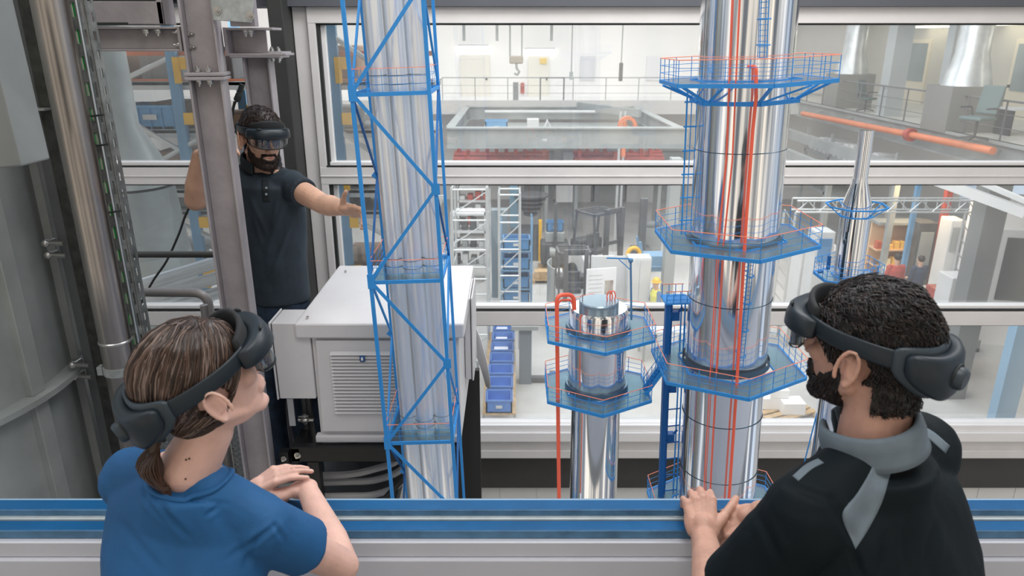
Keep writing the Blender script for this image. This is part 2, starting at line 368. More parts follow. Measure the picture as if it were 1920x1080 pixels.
# right cross beam, plate
bR = thing('cross_beam', (cx+.06, CY+.10, W(460, 80, CY).z), 'short grey I-beam bolted to the right side of the splice column', 'beam')
X0 = .012; X1 = W(500, 70, CY+.1).x-bR.location.x; zt = W(460, 52, CY+.1).z-bR.location.z; zb = W(460, 104, CY+.1).z-bR.location.z
m = MB(); hsec(m, (X0, 0, (zt+zb)/2), (X1, 0, (zt+zb)/2), .12, zt-zb, .009, 0, (0, 0, 1)); m.bb(X1, X1+.045, -.06, .05, zt-.009, zt); m.bb(X1, X1+.085, -.06, .05, zb, zb+.009); m.build('i_beam', steel_paint, bR, bevel=.002)
m = MB(); m.box((X0-.006, 0, (zt+zb)/2), (.012, .12, zt-zb)); m.build('end_plate', steel_paint, bR)
for u in (461, 471): bolt(bR, (W(u, 57, CY+.06).x-bR.location.x, -.045, zt-.01), (0, 0, -1), .008)
pl = thing('gusset_plate', (cx+.12, CY-.06, W(440, 20, CY).z), 'galvanised plate with two bolts fixed to the upper column', 'plate')
z0 = pl.location.z; x0 = pl.location.x; pp = [W(u, v, CY-.06) for u, v in ((401, 38), (472, 43), (478, -20), (392, -20))]
m = MB(); vs = [Vector((p.x-x0, y, p.z-z0)) for y in (-.004, .004) for p in pp]; m.add(vs, [(0, 1, 2, 3), (7, 6, 5, 4), (0, 4, 5, 1), (1, 5, 6, 2), (2, 6, 7, 3), (3, 7, 4, 0)]); m.build('plate', zinc, pl, bevel=.002)
for u, v in ((409, 20), (470, 29)):
    p = W(u, v, CY-.06); bolt(pl, (p.x-x0, -.005, p.z-z0), (0, -1, 0), .010)
m = MB(); m.bb(.0, W(480, 0, CY).x-x0, .02, .06, W(0, 50, CY).z-z0, .15); m.build('backing_angle', steel_paint, pl)
# rear right column
CY2 = 3.62; c2x = W(505, 300, CY2).x; z2 = W(508, 108, CY2).z
c2 = thing('steel_column', (c2x, CY2, 0), 'rear grey H-section column standing between the man and the dark pillar', 'column')
m = MB(); hsec(m, (0, 0, 0), (0, 0, z2), .10, .125, .01, R(4)); m.build('shaft', steel_paint, c2, bevel=.003)
m = MB(); m.box((.01, 0, z2+.007), (.24, .15, .014)); m.box((.04, 0, z2+.022), (.20, .15, .012)); m.build('cap_plate', steel_paint, c2, bevel=.003)
for dx in (.085, .115):
    bolt(c2, (dx, -.05, z2+.028), (0, 0, 1), .011); bolt(c2, (dx, -.05, z2), (0, 0, -1), .011)
# ================================================================= grey silo at the far left
tank_m = mat('grey_tank_paint', (.36, .385, .375), .45, .1, .13, 3, .12, 14)
TX, TY, TR = -2.68, 2.62, .80
silo = thing('steel_silo', (TX, TY, -1.6), 'big grey painted cylindrical steel silo with welded vertical ribs and a ring flange', 'silo')
m = MB(); m.lathe([(TR, 0), (TR, 5.2)], n=96); m.build('shell', tank_m, silo)
zr = .93+1.6
m = MB(); m.lathe([(TR-.01, zr-.012), (TR+.065, zr-.012), (TR+.065, zr+.012), (TR-.01, zr+.012)], n=96, cap=False); m.build('ring_flange', tank_m, silo)
for k in range(14):
    a = R(-6-50+k*25)
    m = MB(); d = Vector((math.cos(a), math.sin(a), 0)); t = Vector((-d.y, d.x, 0))
    def rib(za, zb, w, dep):
        vs = []
        for z in (za, zb):
            for i, j in ((-1, 0), (1, 0), (1, 1), (-1, 1)): vs.append(d*(TR-.01+j*dep)+t*i*w/2+Vector((0, 0, z)))
        m.add(vs, [(0, 3, 2, 1), (4, 5, 6, 7), (0, 1, 5, 4), (1, 2, 6, 5), (2, 3, 7, 6), (3, 0, 4, 7)])
    rib(0, zr-.012, .07, .04); rib(zr+.012, 5.2, .07, .04)
    for q in range(16): rib(.2+q*.3, .2+q*.3+.12, .075, .006)
    m.build('rib', tank_m, silo, bevel=.003)
# panel box high on the silo
pb = thing('silo_hatch_box', W(18, 160, 2.0), 'flat grey steel hatch casing mounted high on the silo front', 'casing')
m = MB(); q = [W(u, v, 2.0)-pb.location for u, v in ((-40, 318), (54, 309), (-26, -20), (-120, -20))]
m.add([Vector((p.x, y, p.z)) for y in (-.03, .10) for p in q], [(0, 1, 2, 3), (7, 6, 5, 4), (0, 4, 5, 1), (1, 5, 6, 2), (2, 6, 7, 3), (3, 7, 4, 0)]); m.build('casing', mat('casing_grey', (.20, .215, .21), .5, .1, .1, 3), pb, bevel=.006)
# dark vertical sheet and flange strip between silo and pipe
dk = thing('vertical_duct_panel', (-1.78, 2.80, -1.2), 'dark grey vertical sheet-metal duct between the silo and the stainless pipe', 'duct')
m = MB(); m.bb(-.05, .02, .0, .3, 0, 4.6); m.build('sheet', mat('duct_grey', (.15, .165, .17), .5, .1, .1, 5), dk)
m = MB(); m.bb(.02, .10, -.05, .26, 0, 4.6); m.build('dark_flange', mat('dark_flange', (.035, .038, .034), .6, 0, .4, 24, .2, 60), dk)
for v in (163, 230, 467, 490, 700, 722):
    z = W(75, v, 2.66).z+1.2; mm = MB(); mm.cyl((-.05, -.02, z), (-.05, -.065, z+.004), .012, n=10); mm.cyl((-.05, -.065, z+.004), (.02, -.075, z+.004), .010, n=8); mm.ell((-.055, -.07, z+.004), .016); mm.build('bolt', bolt_m, dk)
for v in (208,):
    z = W(75, v, 2.66).z+1.2; mm = MB(); mm.bb(-.14, .06, -.09, -.02, z-.004, z+.004); mm.build('shelf_angle', tank_m, dk)
# stainless pipe
PYY = 2.5; px_ = W(92, 0, PYY).x
sp_ = thing('stainless_pipe', (px_, PYY, -1.4), 'tall brushed stainless vertical pipe with weld seam and band clamps left of the cable tray', 'pipe')
m = MB(); m.lathe([(.056, 0), (.056, 4.6)], n=40); m.build('tube', stain, sp_)
zs = W(210, 648, PYY-.05).z+1.4
m = MB(); m.lathe([(.056, zs-.006), (.0595, zs-.003), (.0595, zs+.003), (.056, zs+.006)], n=40, cap=False); m.build('weld_ring', bolt_m, sp_)
zs = W(210, 700, PYY-.05).z+1.4
m = MB(); m.lathe([(.056, zs-.016), (.061, zs-.016), (.061, zs+.016), (.056, zs+.016)], n=40, cap=False); m.box((-.062, -.02, zs), (.02, .03, .032)); m.build('band_clamp', zinc, sp_)
# cable tray
ty_ = 2.56; tx_ = W(136, 0, ty_).x
tr = thing('cable_tray', (tx_, ty_, -1.2), 'perforated galvanised cable tray running vertically beside the stainless pipe', 'cable tray')
tray_m = mat('tray_zinc', (.30, .32, .32), .4, .6, .3, 20)
def slotted(m, x0, x1, y0, y1, z0, z1, pitch, hole, ax):
    """flat strip with real slots: two side bands and rungs. ax = 0 strip faces y, 1 faces x"""
    z = z0
    if ax == 0:
        w = x1-x0; m.bb(x0, x0+w*.28, y0, y1, z0, z1); m.bb(x1-w*.28, x1, y0, y1, z0, z1)
        while z < z1: m.bb(x0+w*.28, x1-w*.28, y0, y1, z, z+pitch-hole); z += pitch
    else:
        w = y1-y0; m.bb(x0, x1, y0, y0+w*.3, z0, z1); m.bb(x0, x1, y1-w*.3, y1, z0, z1)
        while z < z1: m.bb(x0, x1, y0+w*.3, y1-w*.3, z, z+pitch-hole); z += pitch
m = MB(); slotted(m, -.025, .012, 0, .003, 0, 4.4, .085, .045, 0); slotted(m, .014, .033, .002, .005, 0, 4.4, .085, .05, 0); slotted(m, .036, .04, 0, .05, 0, 4.4, .06, .03, 1); m.build('perforated_sheet', tray_m, tr)
m = MB(); m.cyl((.012, -.004, 0), (.012, -.004, 4.4), .0045, n=10); m.build('rolled_edge', mat('bright_edge', (.6, .65, .68), .3, .8), tr)
for dx, c in ((-.02, (.02, .42, .08)), (-.010, (.55, .56, .5)), (-.002, (.5, .42, .4))):
    m = MB(); m.tube([(dx+.003*math.sin(k*1.7), .012, k*.2) for k in range(23)], .0065, 6); tag(m.build('cable', mat('cable_%d' % int(c[1]*100), c, .5), tr), {.42: 'green cable'}.get(c[1]))
for v in (215, 270, 395):
    z = W(136, v, ty_).z+1.2; m = MB(); m.tube([(-.03, -.006, z), (0, -.012, z-.004), (.035, -.006, z)], .0035, 6); m.build('cable_tie', gasket, tr)
# handrails behind
rail_m = mat('grey_rail_paint', (.33, .31, .31), .4, .2, .1, 6)
h1 = thing('handrail', W(330, 556, 3.3), 'bent grey tube handrail turning down behind the woman’s head', 'handrail')
a = W(180, 547, 3.3)-h1.location; b = W(388, 549, 3.3)-h1.location; c = W(401, 640, 3.3)-h1.location; c.x = b.x+.012
m = MB(); m.tube(path([a, b, Vector((b.x, 0, c.z-.8))], .07), .022, 12); m.build('tube', rail_m, h1)
h2 = tag(MB().tube([Vector((0, 0, 0)), Vector((.62, 0, 0))], .017, 12).build('handrail', mat('dark_rail', (.10, .10, .095), .45, .3), loc=W(205, 477, 3.5)), 'straight dark horizontal tube rail crossing behind the column, above the bent one', 'handrail')
h3 = tag(MB().tube([Vector((0, 0, 0)), Vector((0, 0, 1.1))], .018, 12).build('standpipe', rail_m, loc=(W(428, 880, 3.1).x, 3.1, 0)), 'upright grey tube beside the wire mesh, left of the column foot', 'pipe')
# wire mesh guard
wm = MB(); gx0, gx1 = W(436, 850, 3.0).x, W(470, 850, 3.0).x+.03; w_ = gx1-gx0
for k in range(-3, 26):
    z = .0+k*.03
    for s_ in (-1, 1):
        a = Vector((0, 0, z)); b = Vector((w_, 0, z+s_*w_*.9)); wm.bar(a, b, .0022)
wm.box((0, 0, .45), (.006, .01, .9)); wm.box((w_, 0, .45), (.006, .01, .9)); wm.box((w_/2, 0, .9), (w_, .01, .008))
tag(wm.build('mesh_guard', zinc, loc=(gx0, 3.0, .0)), 'diamond wire mesh guard panel low beside the column foot', 'mesh guard')
# hanging strap with black handle, thin cable
m = MB(); m.tube(spl([W(u, v, 3.2)-W(450, 160, 3.2) for u, v in ((454, 158), (448, 178), (443, 190))]), [.012]*6+[.015]*6+[.008], 8); m.tube(spl([W(u, v, 3.2)-W(450, 160, 3.2) for u, v in ((443, 188), (438, 205), (436, 230))]), .004, 6)
hh = m.build('pull_handle', gasket, loc=W(450, 160, 3.2)); tag(hh, 'black pull handle hanging on a cord above the man’s head', 'handle')
m = MB(); o0 = W(300, 500, 3.9); m.tube(spl([W(u, v, 3.9)-o0 for u, v in ((440, 190), (415, 290), (385, 345), (352, 395), (335, 440), (312, 490), (285, 530), (262, 580), (258, 660), (257, 798))]), .007, 6)
tag(m.build('hanging_cable', mat('black_cable', (.03, .03, .03), .5), loc=o0), 'thin dark cable hanging slack behind the man’s elbow', 'cable')
# ================================================================= white cabinet on black stand
CB = 2.84
cab_m = mat('cabinet_white', (.66, .65, .66), .38, 0, .03, 4, .03, 50)
cab = thing('control_cabinet', (W(560, 607, CB).x, CB, W(560, 820, CB).z), 'large white enclosure with louvred front panel and overhanging lid, on a black steel stand', 'cabinet')
L = cab.location; zl0 = W(0, 635, CB).z-L.z; zl1 = W(0, 607, CB).z-L.z; bx0 = W(590, 700, CB+.03).x-L.x; bx1 = W(862, 700, CB+.03).x-L.x; lx1 = W(870, 620, CB).x-L.x
m = MB(); m.bb(bx0, bx1, .03, .82, -.03, zl0); m.bb(bx0-.02, bx1, .01, .05, -.035, .0); m.build('body', cab_m, cab, bevel=.006)
m = MB(); m.bb(-.02, lx1, 0, .84, zl0, zl1); m.build('lid', cab_m, cab, bevel=.008)
m = MB(); q = [W(u, v, CB)-L for u, v in ((590, 641), (850, 641), (845, 812), (603, 812))]
m.add([Vector((p.x, y, p.z)) for y in (.012, .03) for p in q], [(0, 1, 2, 3), (7, 6, 5, 4), (0, 4, 5, 1), (1, 5, 6, 2), (2, 6, 7, 3), (3, 7, 4, 0)]); m.build('front_panel', cab_m, cab, bevel=.003)
m = MB(); la = W(617, 660, CB-.01).x-L.x; lb = W(765, 660, CB-.01).x-L.x
for k in range(18):
    z = W(0, 663+k*6.45, CB-.01).z-L.z; m.add([(la, .012, z), (lb, .012, z), (lb, -.004, z-.011), (la, -.004, z-.011), (la, .012, z-.013), (lb, .012, z-.013)], [(0, 1, 2, 3), (3, 2, 5, 4), (0, 3, 4), (1, 5, 2)])
m.build('louvre', cab_m, cab)
lat = W(678, 675, CB-.02)-L; m = MB(); m.box((lat.x, -.003, lat.z), (.022, .012, .028)); lo = m.build('latch', mat('latch_blue', (.02, .09, .25), .4), cab, bevel=.002); lo['label'] = 'blue latch'
m = MB(); m.box((lat.x, -.01, lat.z), (.008, .004, .014)); m.build('latch_slot', white_frame, lo)
for u, v in ((577, 598), (648, 511)):
    p = WZ(u, v, L.z+zl1); m = MB(); m.cyl((p.x-L.x, p.y-L.y, zl1), (p.x-L.x, p.y-L.y, zl1+.012), .006, n=8); m.build('lid_bolt', bolt_m, cab)
def sidebox(name, label, xa, xb, ya, yb, za, zb, lip):
    t = thing(name, (xa, ya, zb), label, 'box'); w, d, h = xb-xa, yb-ya, za-zb
    m = MB(); m.bb(0, w, 0, d, 0, h); m.build('body', cab_m, t, bevel=.005)
    m = MB(); m.bb(-.012 if lip < 0 else w+.004, -.004 if lip < 0 else w+.012, -.004, d+.004, -.004, h+.004); m.build('door', cab_m, t, bevel=.004)
    m = MB(); m.bb(-.004 if lip < 0 else w, 0 if lip < 0 else w+.004, .006, d-.006, .006, h-.006); m.build('seal', gasket, t)
    return t
sb = sidebox('junction_box', 'white junction box hung on the left side of the big enclosure', W(516, 700, CB).x, L.x+bx0-.002, CB+.02, CB+.19, W(0, 606, CB+.02).z, W(0, 748, CB+.02).z, -1)
m = MB(); m.box((.06, .10, sb.children[0].dimensions.z if False else .355), (.03, .015, .014)); m.build('catch', bolt_m, sb)
sidebox('junction_box', 'white junction box hung on the right side of the big enclosure, behind the lattice tower', L.x+bx1+.002, W(884, 650, 3.24).x, 3.19, 3.5, W(0, 560, 3.19).z, W(0, 712, 3.19).z, 1)
stm = mat('black_stand_steel', (.012, .013, .014), .45, .2, .2, 8)
st = thing('enclosure_stand', (L.x, CB, -.9), 'black bolted angle-steel stand carrying the white enclosure', 'stand')
zs = L.z-.04+.9; x1s = .62
m = MB(); m.bb(-.09, x1s, -.02, .02, zs-.075, zs); m.bb(-.02, x1s, .75, .79, zs-.075, zs); m.bb(-.09, -.05, -.02, .15, zs-.08, zs-.005); m.bb(x1s, x1s+.04, -.02, .79, zs-.08, zs-.005); m.build('top_frame', stm, st, bevel=.003)
for x in (-.02, x1s-.05):
    for y in (0, .75):
        m = MB(); m.bb(x, x+.05, y-.02, y+.03, -1.7, zs-.078); m.build('leg', stm, st)
m = MB(); m.bar((.02, 0, zs-.65), (.50, 0, zs-.06), .035, .02); m.bar((.78, .02, zs-.65), (.40, .02, zs-.06), .03, .02); m.build('brace', stm, st)
m = MB(); m.bb(-.14, -.10, -.03, .01, zs-.10, zs-.02); m.build('lug', stm, st)
bolt(st, (-.12, -.03, zs-.05), (0, -1, 0), .008); bolt(st, (-.06, -.02, zs-.04), (0, -1, 0), .010)
m = MB(); m.bb(-.12, .72, .9, .94, -2.3, L.z+.1); tag(m.build('back_sheet', mat('black_back_sheet', (.02, .021, .022), .6), loc=(L.x, CB, -.2)), 'added black sheet panel darkening the gap behind the enclosure stand', 'panel')  # sheet added to turn the area behind the hoses black
# valve and conduits under the junction box
vv = thing('valve_fitting', W(572, 787, 2.95), 'small metal valve fitting under the left junction box', 'valve')
m = MB(); m.ell((0, 0, 0), (.022, .02, .016)); m.cyl((-.03, 0, 0), (.04, 0, -.003), .010, n=10); m.cyl((0, 0, -.02), (0, 0, .03), .009, n=10); m.build('valve_body', bolt_m, vv)
m = MB(); m.bar((-.025, -.01, .022), (.02, -.01, .026), .008, .004); m.build('lever', zinc, vv)
m = MB(); o0 = W(548, 780, 2.97); m.bb(-.016, .012, -.004, .004, -.05, .09); tag(m.build('bracket_strip', white_frame, loc=o0), 'white bracket strip hanging under the left junction box', 'bracket')
for k, u in enumerate((574, 583)):
    o0 = W(u, 790, 2.99); m = MB(); m.tube(spl([(0, 0, .20), (0, 0, .05), (.01*k, .01, -.2), (.03, .03, -.6)]), .012, 8); tag(m.build('conduit', mat('dark_conduit', (.06, .065, .06), .5), loc=o0), ['left', 'right'][k]+' one of the two dark vertical conduits behind the valve fitting', 'conduit')
hose_m = mat('grey_hose', (.45, .44, .43), .25, 0, .05, 4)
for k, (v0, v1, dy) in enumerate(((893, 880, 0), (911, 905, .02), (926, 921, -.03))):
    o0 = W(660, v0, 2.93); P = [W(u, v, 2.93+d)-o0 for u, v, d in ((470, v0+6, -.1), (560, v0, 0), (650, v0-3, .02), (700, v1, .03), (745, v1-16, .12), (765, v1-44, .3), (775, v1-75, .5))]
    m = MB(); m.tube(spl(P, 5), .017, 12)
    tag(m.build('hose', hose_m, loc=o0+Vector((0, dy, 0))), ['uppermost', 'middle', 'lowest'][k]+' of the three thick grey hoses under the black stand', 'hose', 'grey hoses under the enclosure stand')
m = MB(); m.bb(0, .5, 0, .02, -.12, .08); tag(m.build('cladding_piece', tile_w, loc=W(650, 920, 3.5)), 'pale panel seen low between the grey hoses', 'panel')
# curved white sheet beside right junction box
m = MB(); q = [W(u, v, 3.50) for u, v in ((886, 655), (893, 640), (905, 625), (915, 660), (921, 700), (920, 725))]; o0 = q[0]
P1 = [W(u, v, 3.50)-o0 for u, v in ((890, 608), (903, 640), (913, 680), (919, 712), (920, 728))]; P2 = [W(u, v, 3.56)-o0 for u, v in ((884, 650), (893, 668), (901, 690), (907, 710), (911, 725))]
vs = []; 
for a, b in zip(P1, P2): vs += [a, b, a+Vector((0, .012, 0)), b+Vector((0, .012, 0))]
fs = []
for k in range(4): n = k*4; fs += [(n, n+1, n+5, n+4), (n+2, n+6, n+7, n+3), (n, n+4, n+6, n+2), (n+1, n+3, n+7, n+5)]
m.add(vs, fs, True); tag(m.build('paper_sheet', mat('paper_white', (.9, .9, .92), .5), loc=o0), 'curled white sheet sticking out right of the enclosure', 'sheet')
# ================================================================= HOLOGRAM TOWERS
hb = mat('hologram_blue', (.025, .23, .58), .5, 0, .08, 5, emit=.16)
hb2 = mat('hologram_deep_blue', (.008, .12, .38), .5, 0, emit=.05)
hor = mat('hologram_red_orange', (.72, .11, .06), .35, 0, emit=.28)
hor2 = mat('hologram_orange_rail', (.75, .22, .14), .5, 0, emit=.3)
chrome = mat('hologram_chrome', (.86, .89, .93), .09, 1.0, emit=.03)
chrome_w = mat('hologram_satin_chrome', (.84, .88, .93), .34, .95, emit=.07)
seam_m = mat('dark_seam', (.06, .08, .10), .3, .5)
deck_m = glass_mat('tinted_deck', (.50, .74, .84), .02, .25, .10)
LEAN = R(2.0)
def hexpt(Rr, k, off=0): a = -PI/2+k*PI/3+off; return Vector((Rr*math.cos(a), Rr*math.sin(a), 0))
def hexdeck(root, c, Rr, hole, rh, post=.0018, gap=(), name='platform', nm=3, n_side=6, off=0, thick=.012, tag_orange=True):
    """hexagonal service deck: glass deck, edge beam, hole rim, guard rail"""
    c = Vector(c); P = [hexpt(Rr, k, off)+c for k in range(6)]
    vs = []; h = [hexpt(hole, k, off)+c for k in range(6)]
    for z in (0, -.004):
        vs += [p+Vector((0, 0, z)) for p in P]+[p+Vector((0, 0, z)) for p in h]
    fs = []
    for k in range(6): q = (k+1) % 6; fs += [(k, q, 6+q, 6+k), (12+k, 18+k, 18+q, 12+q), (k, 12+k, 12+q, q), (6+k, 6+q, 18+q, 18+k)]
    pf = MB().add(vs, fs).build(name, deck_m, root)
    m = MB()
    for k in range(6):
        m.bar(P[k]-Vector((0, 0, .005)), P[(k+1) % 6]-Vector((0, 0, .005)), .006, thick); m.bar(h[k], h[(k+1) % 6], .004, .006)
    m.build('edge_beam', hb, pf)
    m = MB(); t = MB()
    for k in range(6):
        if k in gap: continue
        a, b = P[k], P[(k+1) % 6]
        for i in range(n_side):
            p = a.lerp(b, i/n_side); m.cyl(p, p+Vector((0, 0, rh)), post*.75, n=5)
        for j in range(1, nm): m.cyl(a+Vector((0, 0, rh*j/nm)), b+Vector((0, 0, rh*j/nm)), post*.55, n=5)
        t.cyl(a+Vector((0, 0, rh)), b+Vector((0, 0, rh)), post*.8, n=5)
    m.build('guard_rail', hb, pf); t.build('top_rail', hor2 if tag_orange else hb, pf)
    return pf
def ladder(root, a, b, w, nr=30, cage=0, side=Vector((1, 0, 0)), out=Vector((0, -1, 0)), r=.0016, mt=None):
    a = Vector(a); b = Vector(b); m = MB()
    for s_ in (-1, 1): m.cyl(a+side*s_*w/2, b+side*s_*w/2, r, n=5)
    for i in range(nr+1):
        p = a.lerp(b, i/nr); m.cyl(p-side*w/2, p+side*w/2, r*.7, n=4)
    for i in range(cage):
        p = a.lerp(b, (i+.5)/cage); m.tube([p+side*w*.75*math.cos(t)+out*w*1.3*math.sin(t) for t in [PI*k/8 for k in range(9)]], r*1.4, 5)
    return m.build('ladder', mt or hb, root)
# ---------------- big chrome column at the right
BX, BY = .768, 2.40; BZ = 1.5
big = thing('hologram_column', (BX, BY, BZ), 'widest and tallest mirror-polished hologram column with three hexagonal decks and red pipes', 'tower', rot=(0, -LEAN, 0))
r0 = .147
m = MB(); m.lathe([(r0, .11+.004), (r0, 1.15)], n=72); m.build('upper_shell', chrome, big)
m = MB(); m.lathe([(r0-.004, -1.9), (r0-.004, .112)], n=72); m.build('lower_shell', chrome, big)
for v in (283, 452): mm = MB(); zz = W(1390, v+6, BY-r0).z-BZ; mm.lathe([(r0, zz-.0015), (r0+.002, zz), (r0, zz+.0015)], n=72, cap=False).build('seam', seam_m, big)
for v in (575, 690, 800, 905): mm = MB(); zz = W(1370, v+6, BY-r0).z-BZ; mm.lathe([(r0-.004, zz-.002), (r0-.001, zz), (r0-.004, zz+.002)], n=72, cap=False).build('seam', seam_m, big)
m = MB(); m.lathe([(r0+.004, .095), (r0+.012, .10), (r0+.012, .112), (r0+.002, .125)], n=72, cap=False); m.lathe([(r0, W(0, 708, 2.25).z-BZ-.01), (r0+.008, W(0, 708, 2.25).z-BZ-.005), (r0+.006, W(0, 700, 2.25).z-BZ)], n=72, cap=False); m.build('skirt', mat('skirt_steel', (.12, .18, .24), .4, .6), big)
zd = [2.133-BZ, 1.61-BZ, 1.135-BZ]
for k, z in enumerate(zd): hexdeck(big, (0, 0, z), .28, .175, .07, n_side=[4, 3, 5][k], name='deck')
# bottom deck barely seen over the rail
hexdeck(big, (0, 0, .50-BZ), .28, .175, .07, n_side=4, name='deck')
m = MB()
for k in range(6):
    a = hexpt(.26, k); b = hexpt(.155, k); z = zd[0]-.01
    m.bar(a+Vector((0, 0, z)), b+Vector((0, 0, z-.055)), .008); m.bar(hexpt(.26, k+.5)+Vector((0, 0, z)), hexpt(.155, k)+Vector((0, 0, z-.055)), .006)
    m.bar(hexpt(.172, k)+Vector((0, 0, z-.055)), hexpt(.172, k+1)+Vector((0, 0, z-.055)), .008, .012)
m.build('bracket', hb, big)
def onfront(u, v, off):          # a point on the shell front, column frame
    p = W(u, v, BY-r0-.01); x = p.x-BX; z = p.z-BZ; x = x+z*math.tan(LEAN)
    return Vector((x, -math.sqrt(max(0, (r0+off)**2-x*x)), z))
def redpipe(pts, rad, nm='red_pipe'):
    m = MB(); m.tube(pts, rad, 10); return m.build(nm, hor, big)
redpipe([onfront(1380, -30, .006), onfront(1366, 300, .006), onfront(1350, 470, .006), onfront(1325, 900, .006), onfront(1323, 960, .006)], .0020)
redpipe([onfront(1392, -30, .006), onfront(1376, 300, .006), onfront(1359, 470, .006), onfront(1335, 900, .006), onfront(1332, 960, .006)], .0020)
pA = onfront(1417, 126, .026); pA2 = onfront(1405, 124, -.01)
redpipe(path([pA2, onfront(1414, 124, .030), onfront(1414, 180, .030)], .012)+[onfront(1408, 240, .030), onfront(1395, 420, .030), onfront(1378, 720, .030), onfront(1362, 960, .030)], .0054)
ladder(big, onfront(1431, 108, .010), onfront(1436, -40, .010), .022, 14, 3)
ladder(big, onfront(1388, 690, .012), onfront(1408, 490, .012), .016, 26, 4)
# caged ladder at the left flank
m = MB(); xl = -.185
for dx in (0, .015, .032): m.cyl((xl+dx, -.02, zd[1]+.02), (xl+dx, -.02, zd[0]-.03), .0016 if dx else .0028, n=6)
for k in range(6): zz = zd[1]+.07+k*.078; m.cyl((xl-.008, -.02, zz), (xl+.035, -.02, zz), .003, n=6)
m.build('caged_ladder', hb, big)
# ---------------- blue lift mast beside the big column
lift = thing('hologram_stair_mast', (W(1268, 800, 2.5).x, 2.5, .2), 'deep blue hologram stair mast standing left of the widest chrome column', 'tower', rot=(0, -LEAN, 0))
zt = W(1268, 566, 2.5).z-.2; w2 = .030
m = MB(); m.bar((-w2, 0, -1.2), (-w2, 0, zt), .018, .03); m.bar((-w2+.018, .02, -1.2), (-w2+.018, .02, zt), .008); m.build('main_post', hb2, lift)
m = MB()
for x in (w2-.002, w2+.012): m.bar((x, .03, -1.2), (x, .03, zt-.02), .005)
m.build('guide_post', hb, lift)
m = MB()
for k in range(18): z = -.6+k*.075; MB().bar((-w2, .02, z), (w2+.012, .03, z), .004).build('rung', hb2, lift)
for z in (zt-.06, zt-.36, zt-.58): m = MB(); m.box((0, .02, z), (.035, .03, .035)); m.bar((-w2, 0, z-.03), (w2, .02, z+.03), .007); m.build('landing', hb2, lift)
m = MB(); m.bb(-.045, .05, -.03, .07, zt, zt+.006); m.build('top_deck', hb, lift)
m = MB(); t = MB()
for x in (-.04, -.015, .01, .035): m.cyl((x, -.025, zt), (x, -.025, zt+.05), .0016, n=5); m.cyl((x, .06, zt), (x, .06, zt+.05), .0016, n=5)
for z in (.018, .034): m.cyl((-.04, -.025, zt+z), (.04, -.025, zt+z), .0012, n=5)
t.cyl((-.04, -.025, zt+.05), (.04, -.025, zt+.05), .0018, n=5); t.cyl((-.04, .06, zt+.05), (.04, .06, zt+.05), .0018, n=5)
m.build('guard_rail', hb, lift); t.build('top_rail', hor2, lift)
# ---------------- short chrome vessel in the middle
SY = 2.5; SX = W(1119, 700, SY).x; SZ = 1.0
ves = thing('hologram_vessel', (SX, SY, SZ), 'short chrome hologram vessel with flat round cap and two hexagonal decks in the middle', 'tower', rot=(0, -R(.6), 0))
zt = W(1120, 590, SY-.08).z-SZ; zb = .985-SZ
m = MB(); m.lathe([(.107, zb), (.110, zb+.02), (.110, zt-.012), (.104, zt)], n=24); m.build('upper_shell', chrome, ves)
m = MB(); m.lathe([(.0955, -1.4), (.0955, zb-.06), (.098, zb-.045), (.107, zb-.02), (.107, zb)], n=48); m.build('lower_shell', chrome, ves)
m = MB(); m.lathe([(.074, zt), (.074, zt+.022), (.070, zt+.026)], n=48); m.build('cap_disc', mat('cap_blue_grey', (.30, .40, .47), .25, .7), ves)
zu = 1.228-SZ; zl = .985-SZ
m = MB(); m.lathe([(.111, zu), (.122, zu+.004), (.118, zu+.02), (.111, zu+.02)], n=36, cap=False); m.build('collar', mat('collar_steel', (.15, .24, .32), .3, .7), ves); m = MB(); m.lathe([(.111, zl), (.122, zl+.004), (.118, zl+.025), (.111, zl+.025)], n=36, cap=False); m.build('collar', mat('collar_steel', (.15, .24, .32), .3, .7), ves)
hexdeck(ves, (0, 0, zu), .222, .13, .06, n_side=4, name='deck'); hexdeck(ves, (0, 0, zl), .222, .13, .06, n_side=4, name='deck')
def vp(u, v, dy=0): p = W(u, v, SY+dy); return Vector((p.x-SX, dy, p.z-SZ))
m = MB(); m.tube(path([vp(1046, 960, -.10), vp(1046, 552, -.10), vp(1078, 552, -.06), vp(1079, 580, -.06)], .03), .0075, 10); m.build('orange_pipe', hor, ves)
m = MB(); m.tube(path([vp(1046, 600, -.09), vp(1049, 562, -.09), vp(1075, 562, -.05), vp(1076, 582, -.05)], .025), .0035, 8); m.build('inner_pipe', hor, ves)
for k, du in enumerate((0, 6)):
    m = MB(); cpt = vp(1145+du, 557, .0); m.tube([cpt+Vector((.010*math.cos(t), .006*k, .022*math.sin(t)*1.0+.0)) for t in [2*PI*i/24 for i in range(24)]], .0022, 6, closed=True); m.build('lifting_loop', hor, ves)
m = MB(); m.cyl(vp(1185, 600, .05), vp(1185, 492, .05), .004, n=8); m.ell(vp(1185, 489, .05), .0095); m.build('mast', mat('mast_blue', (.12, .28, .5), .4), ves)
m = MB(); m.bar(vp(1185, 486, .05), vp(1140, 484, .05), .004); m.bar(vp(1184, 506, .05), vp(1163, 487, .05), .003); m.build('jib', hb, ves)
m = MB(); m.cyl(vp(1094, 565), vp(1094, 552), .002, n=6); m.build('vent', bolt_m, ves)
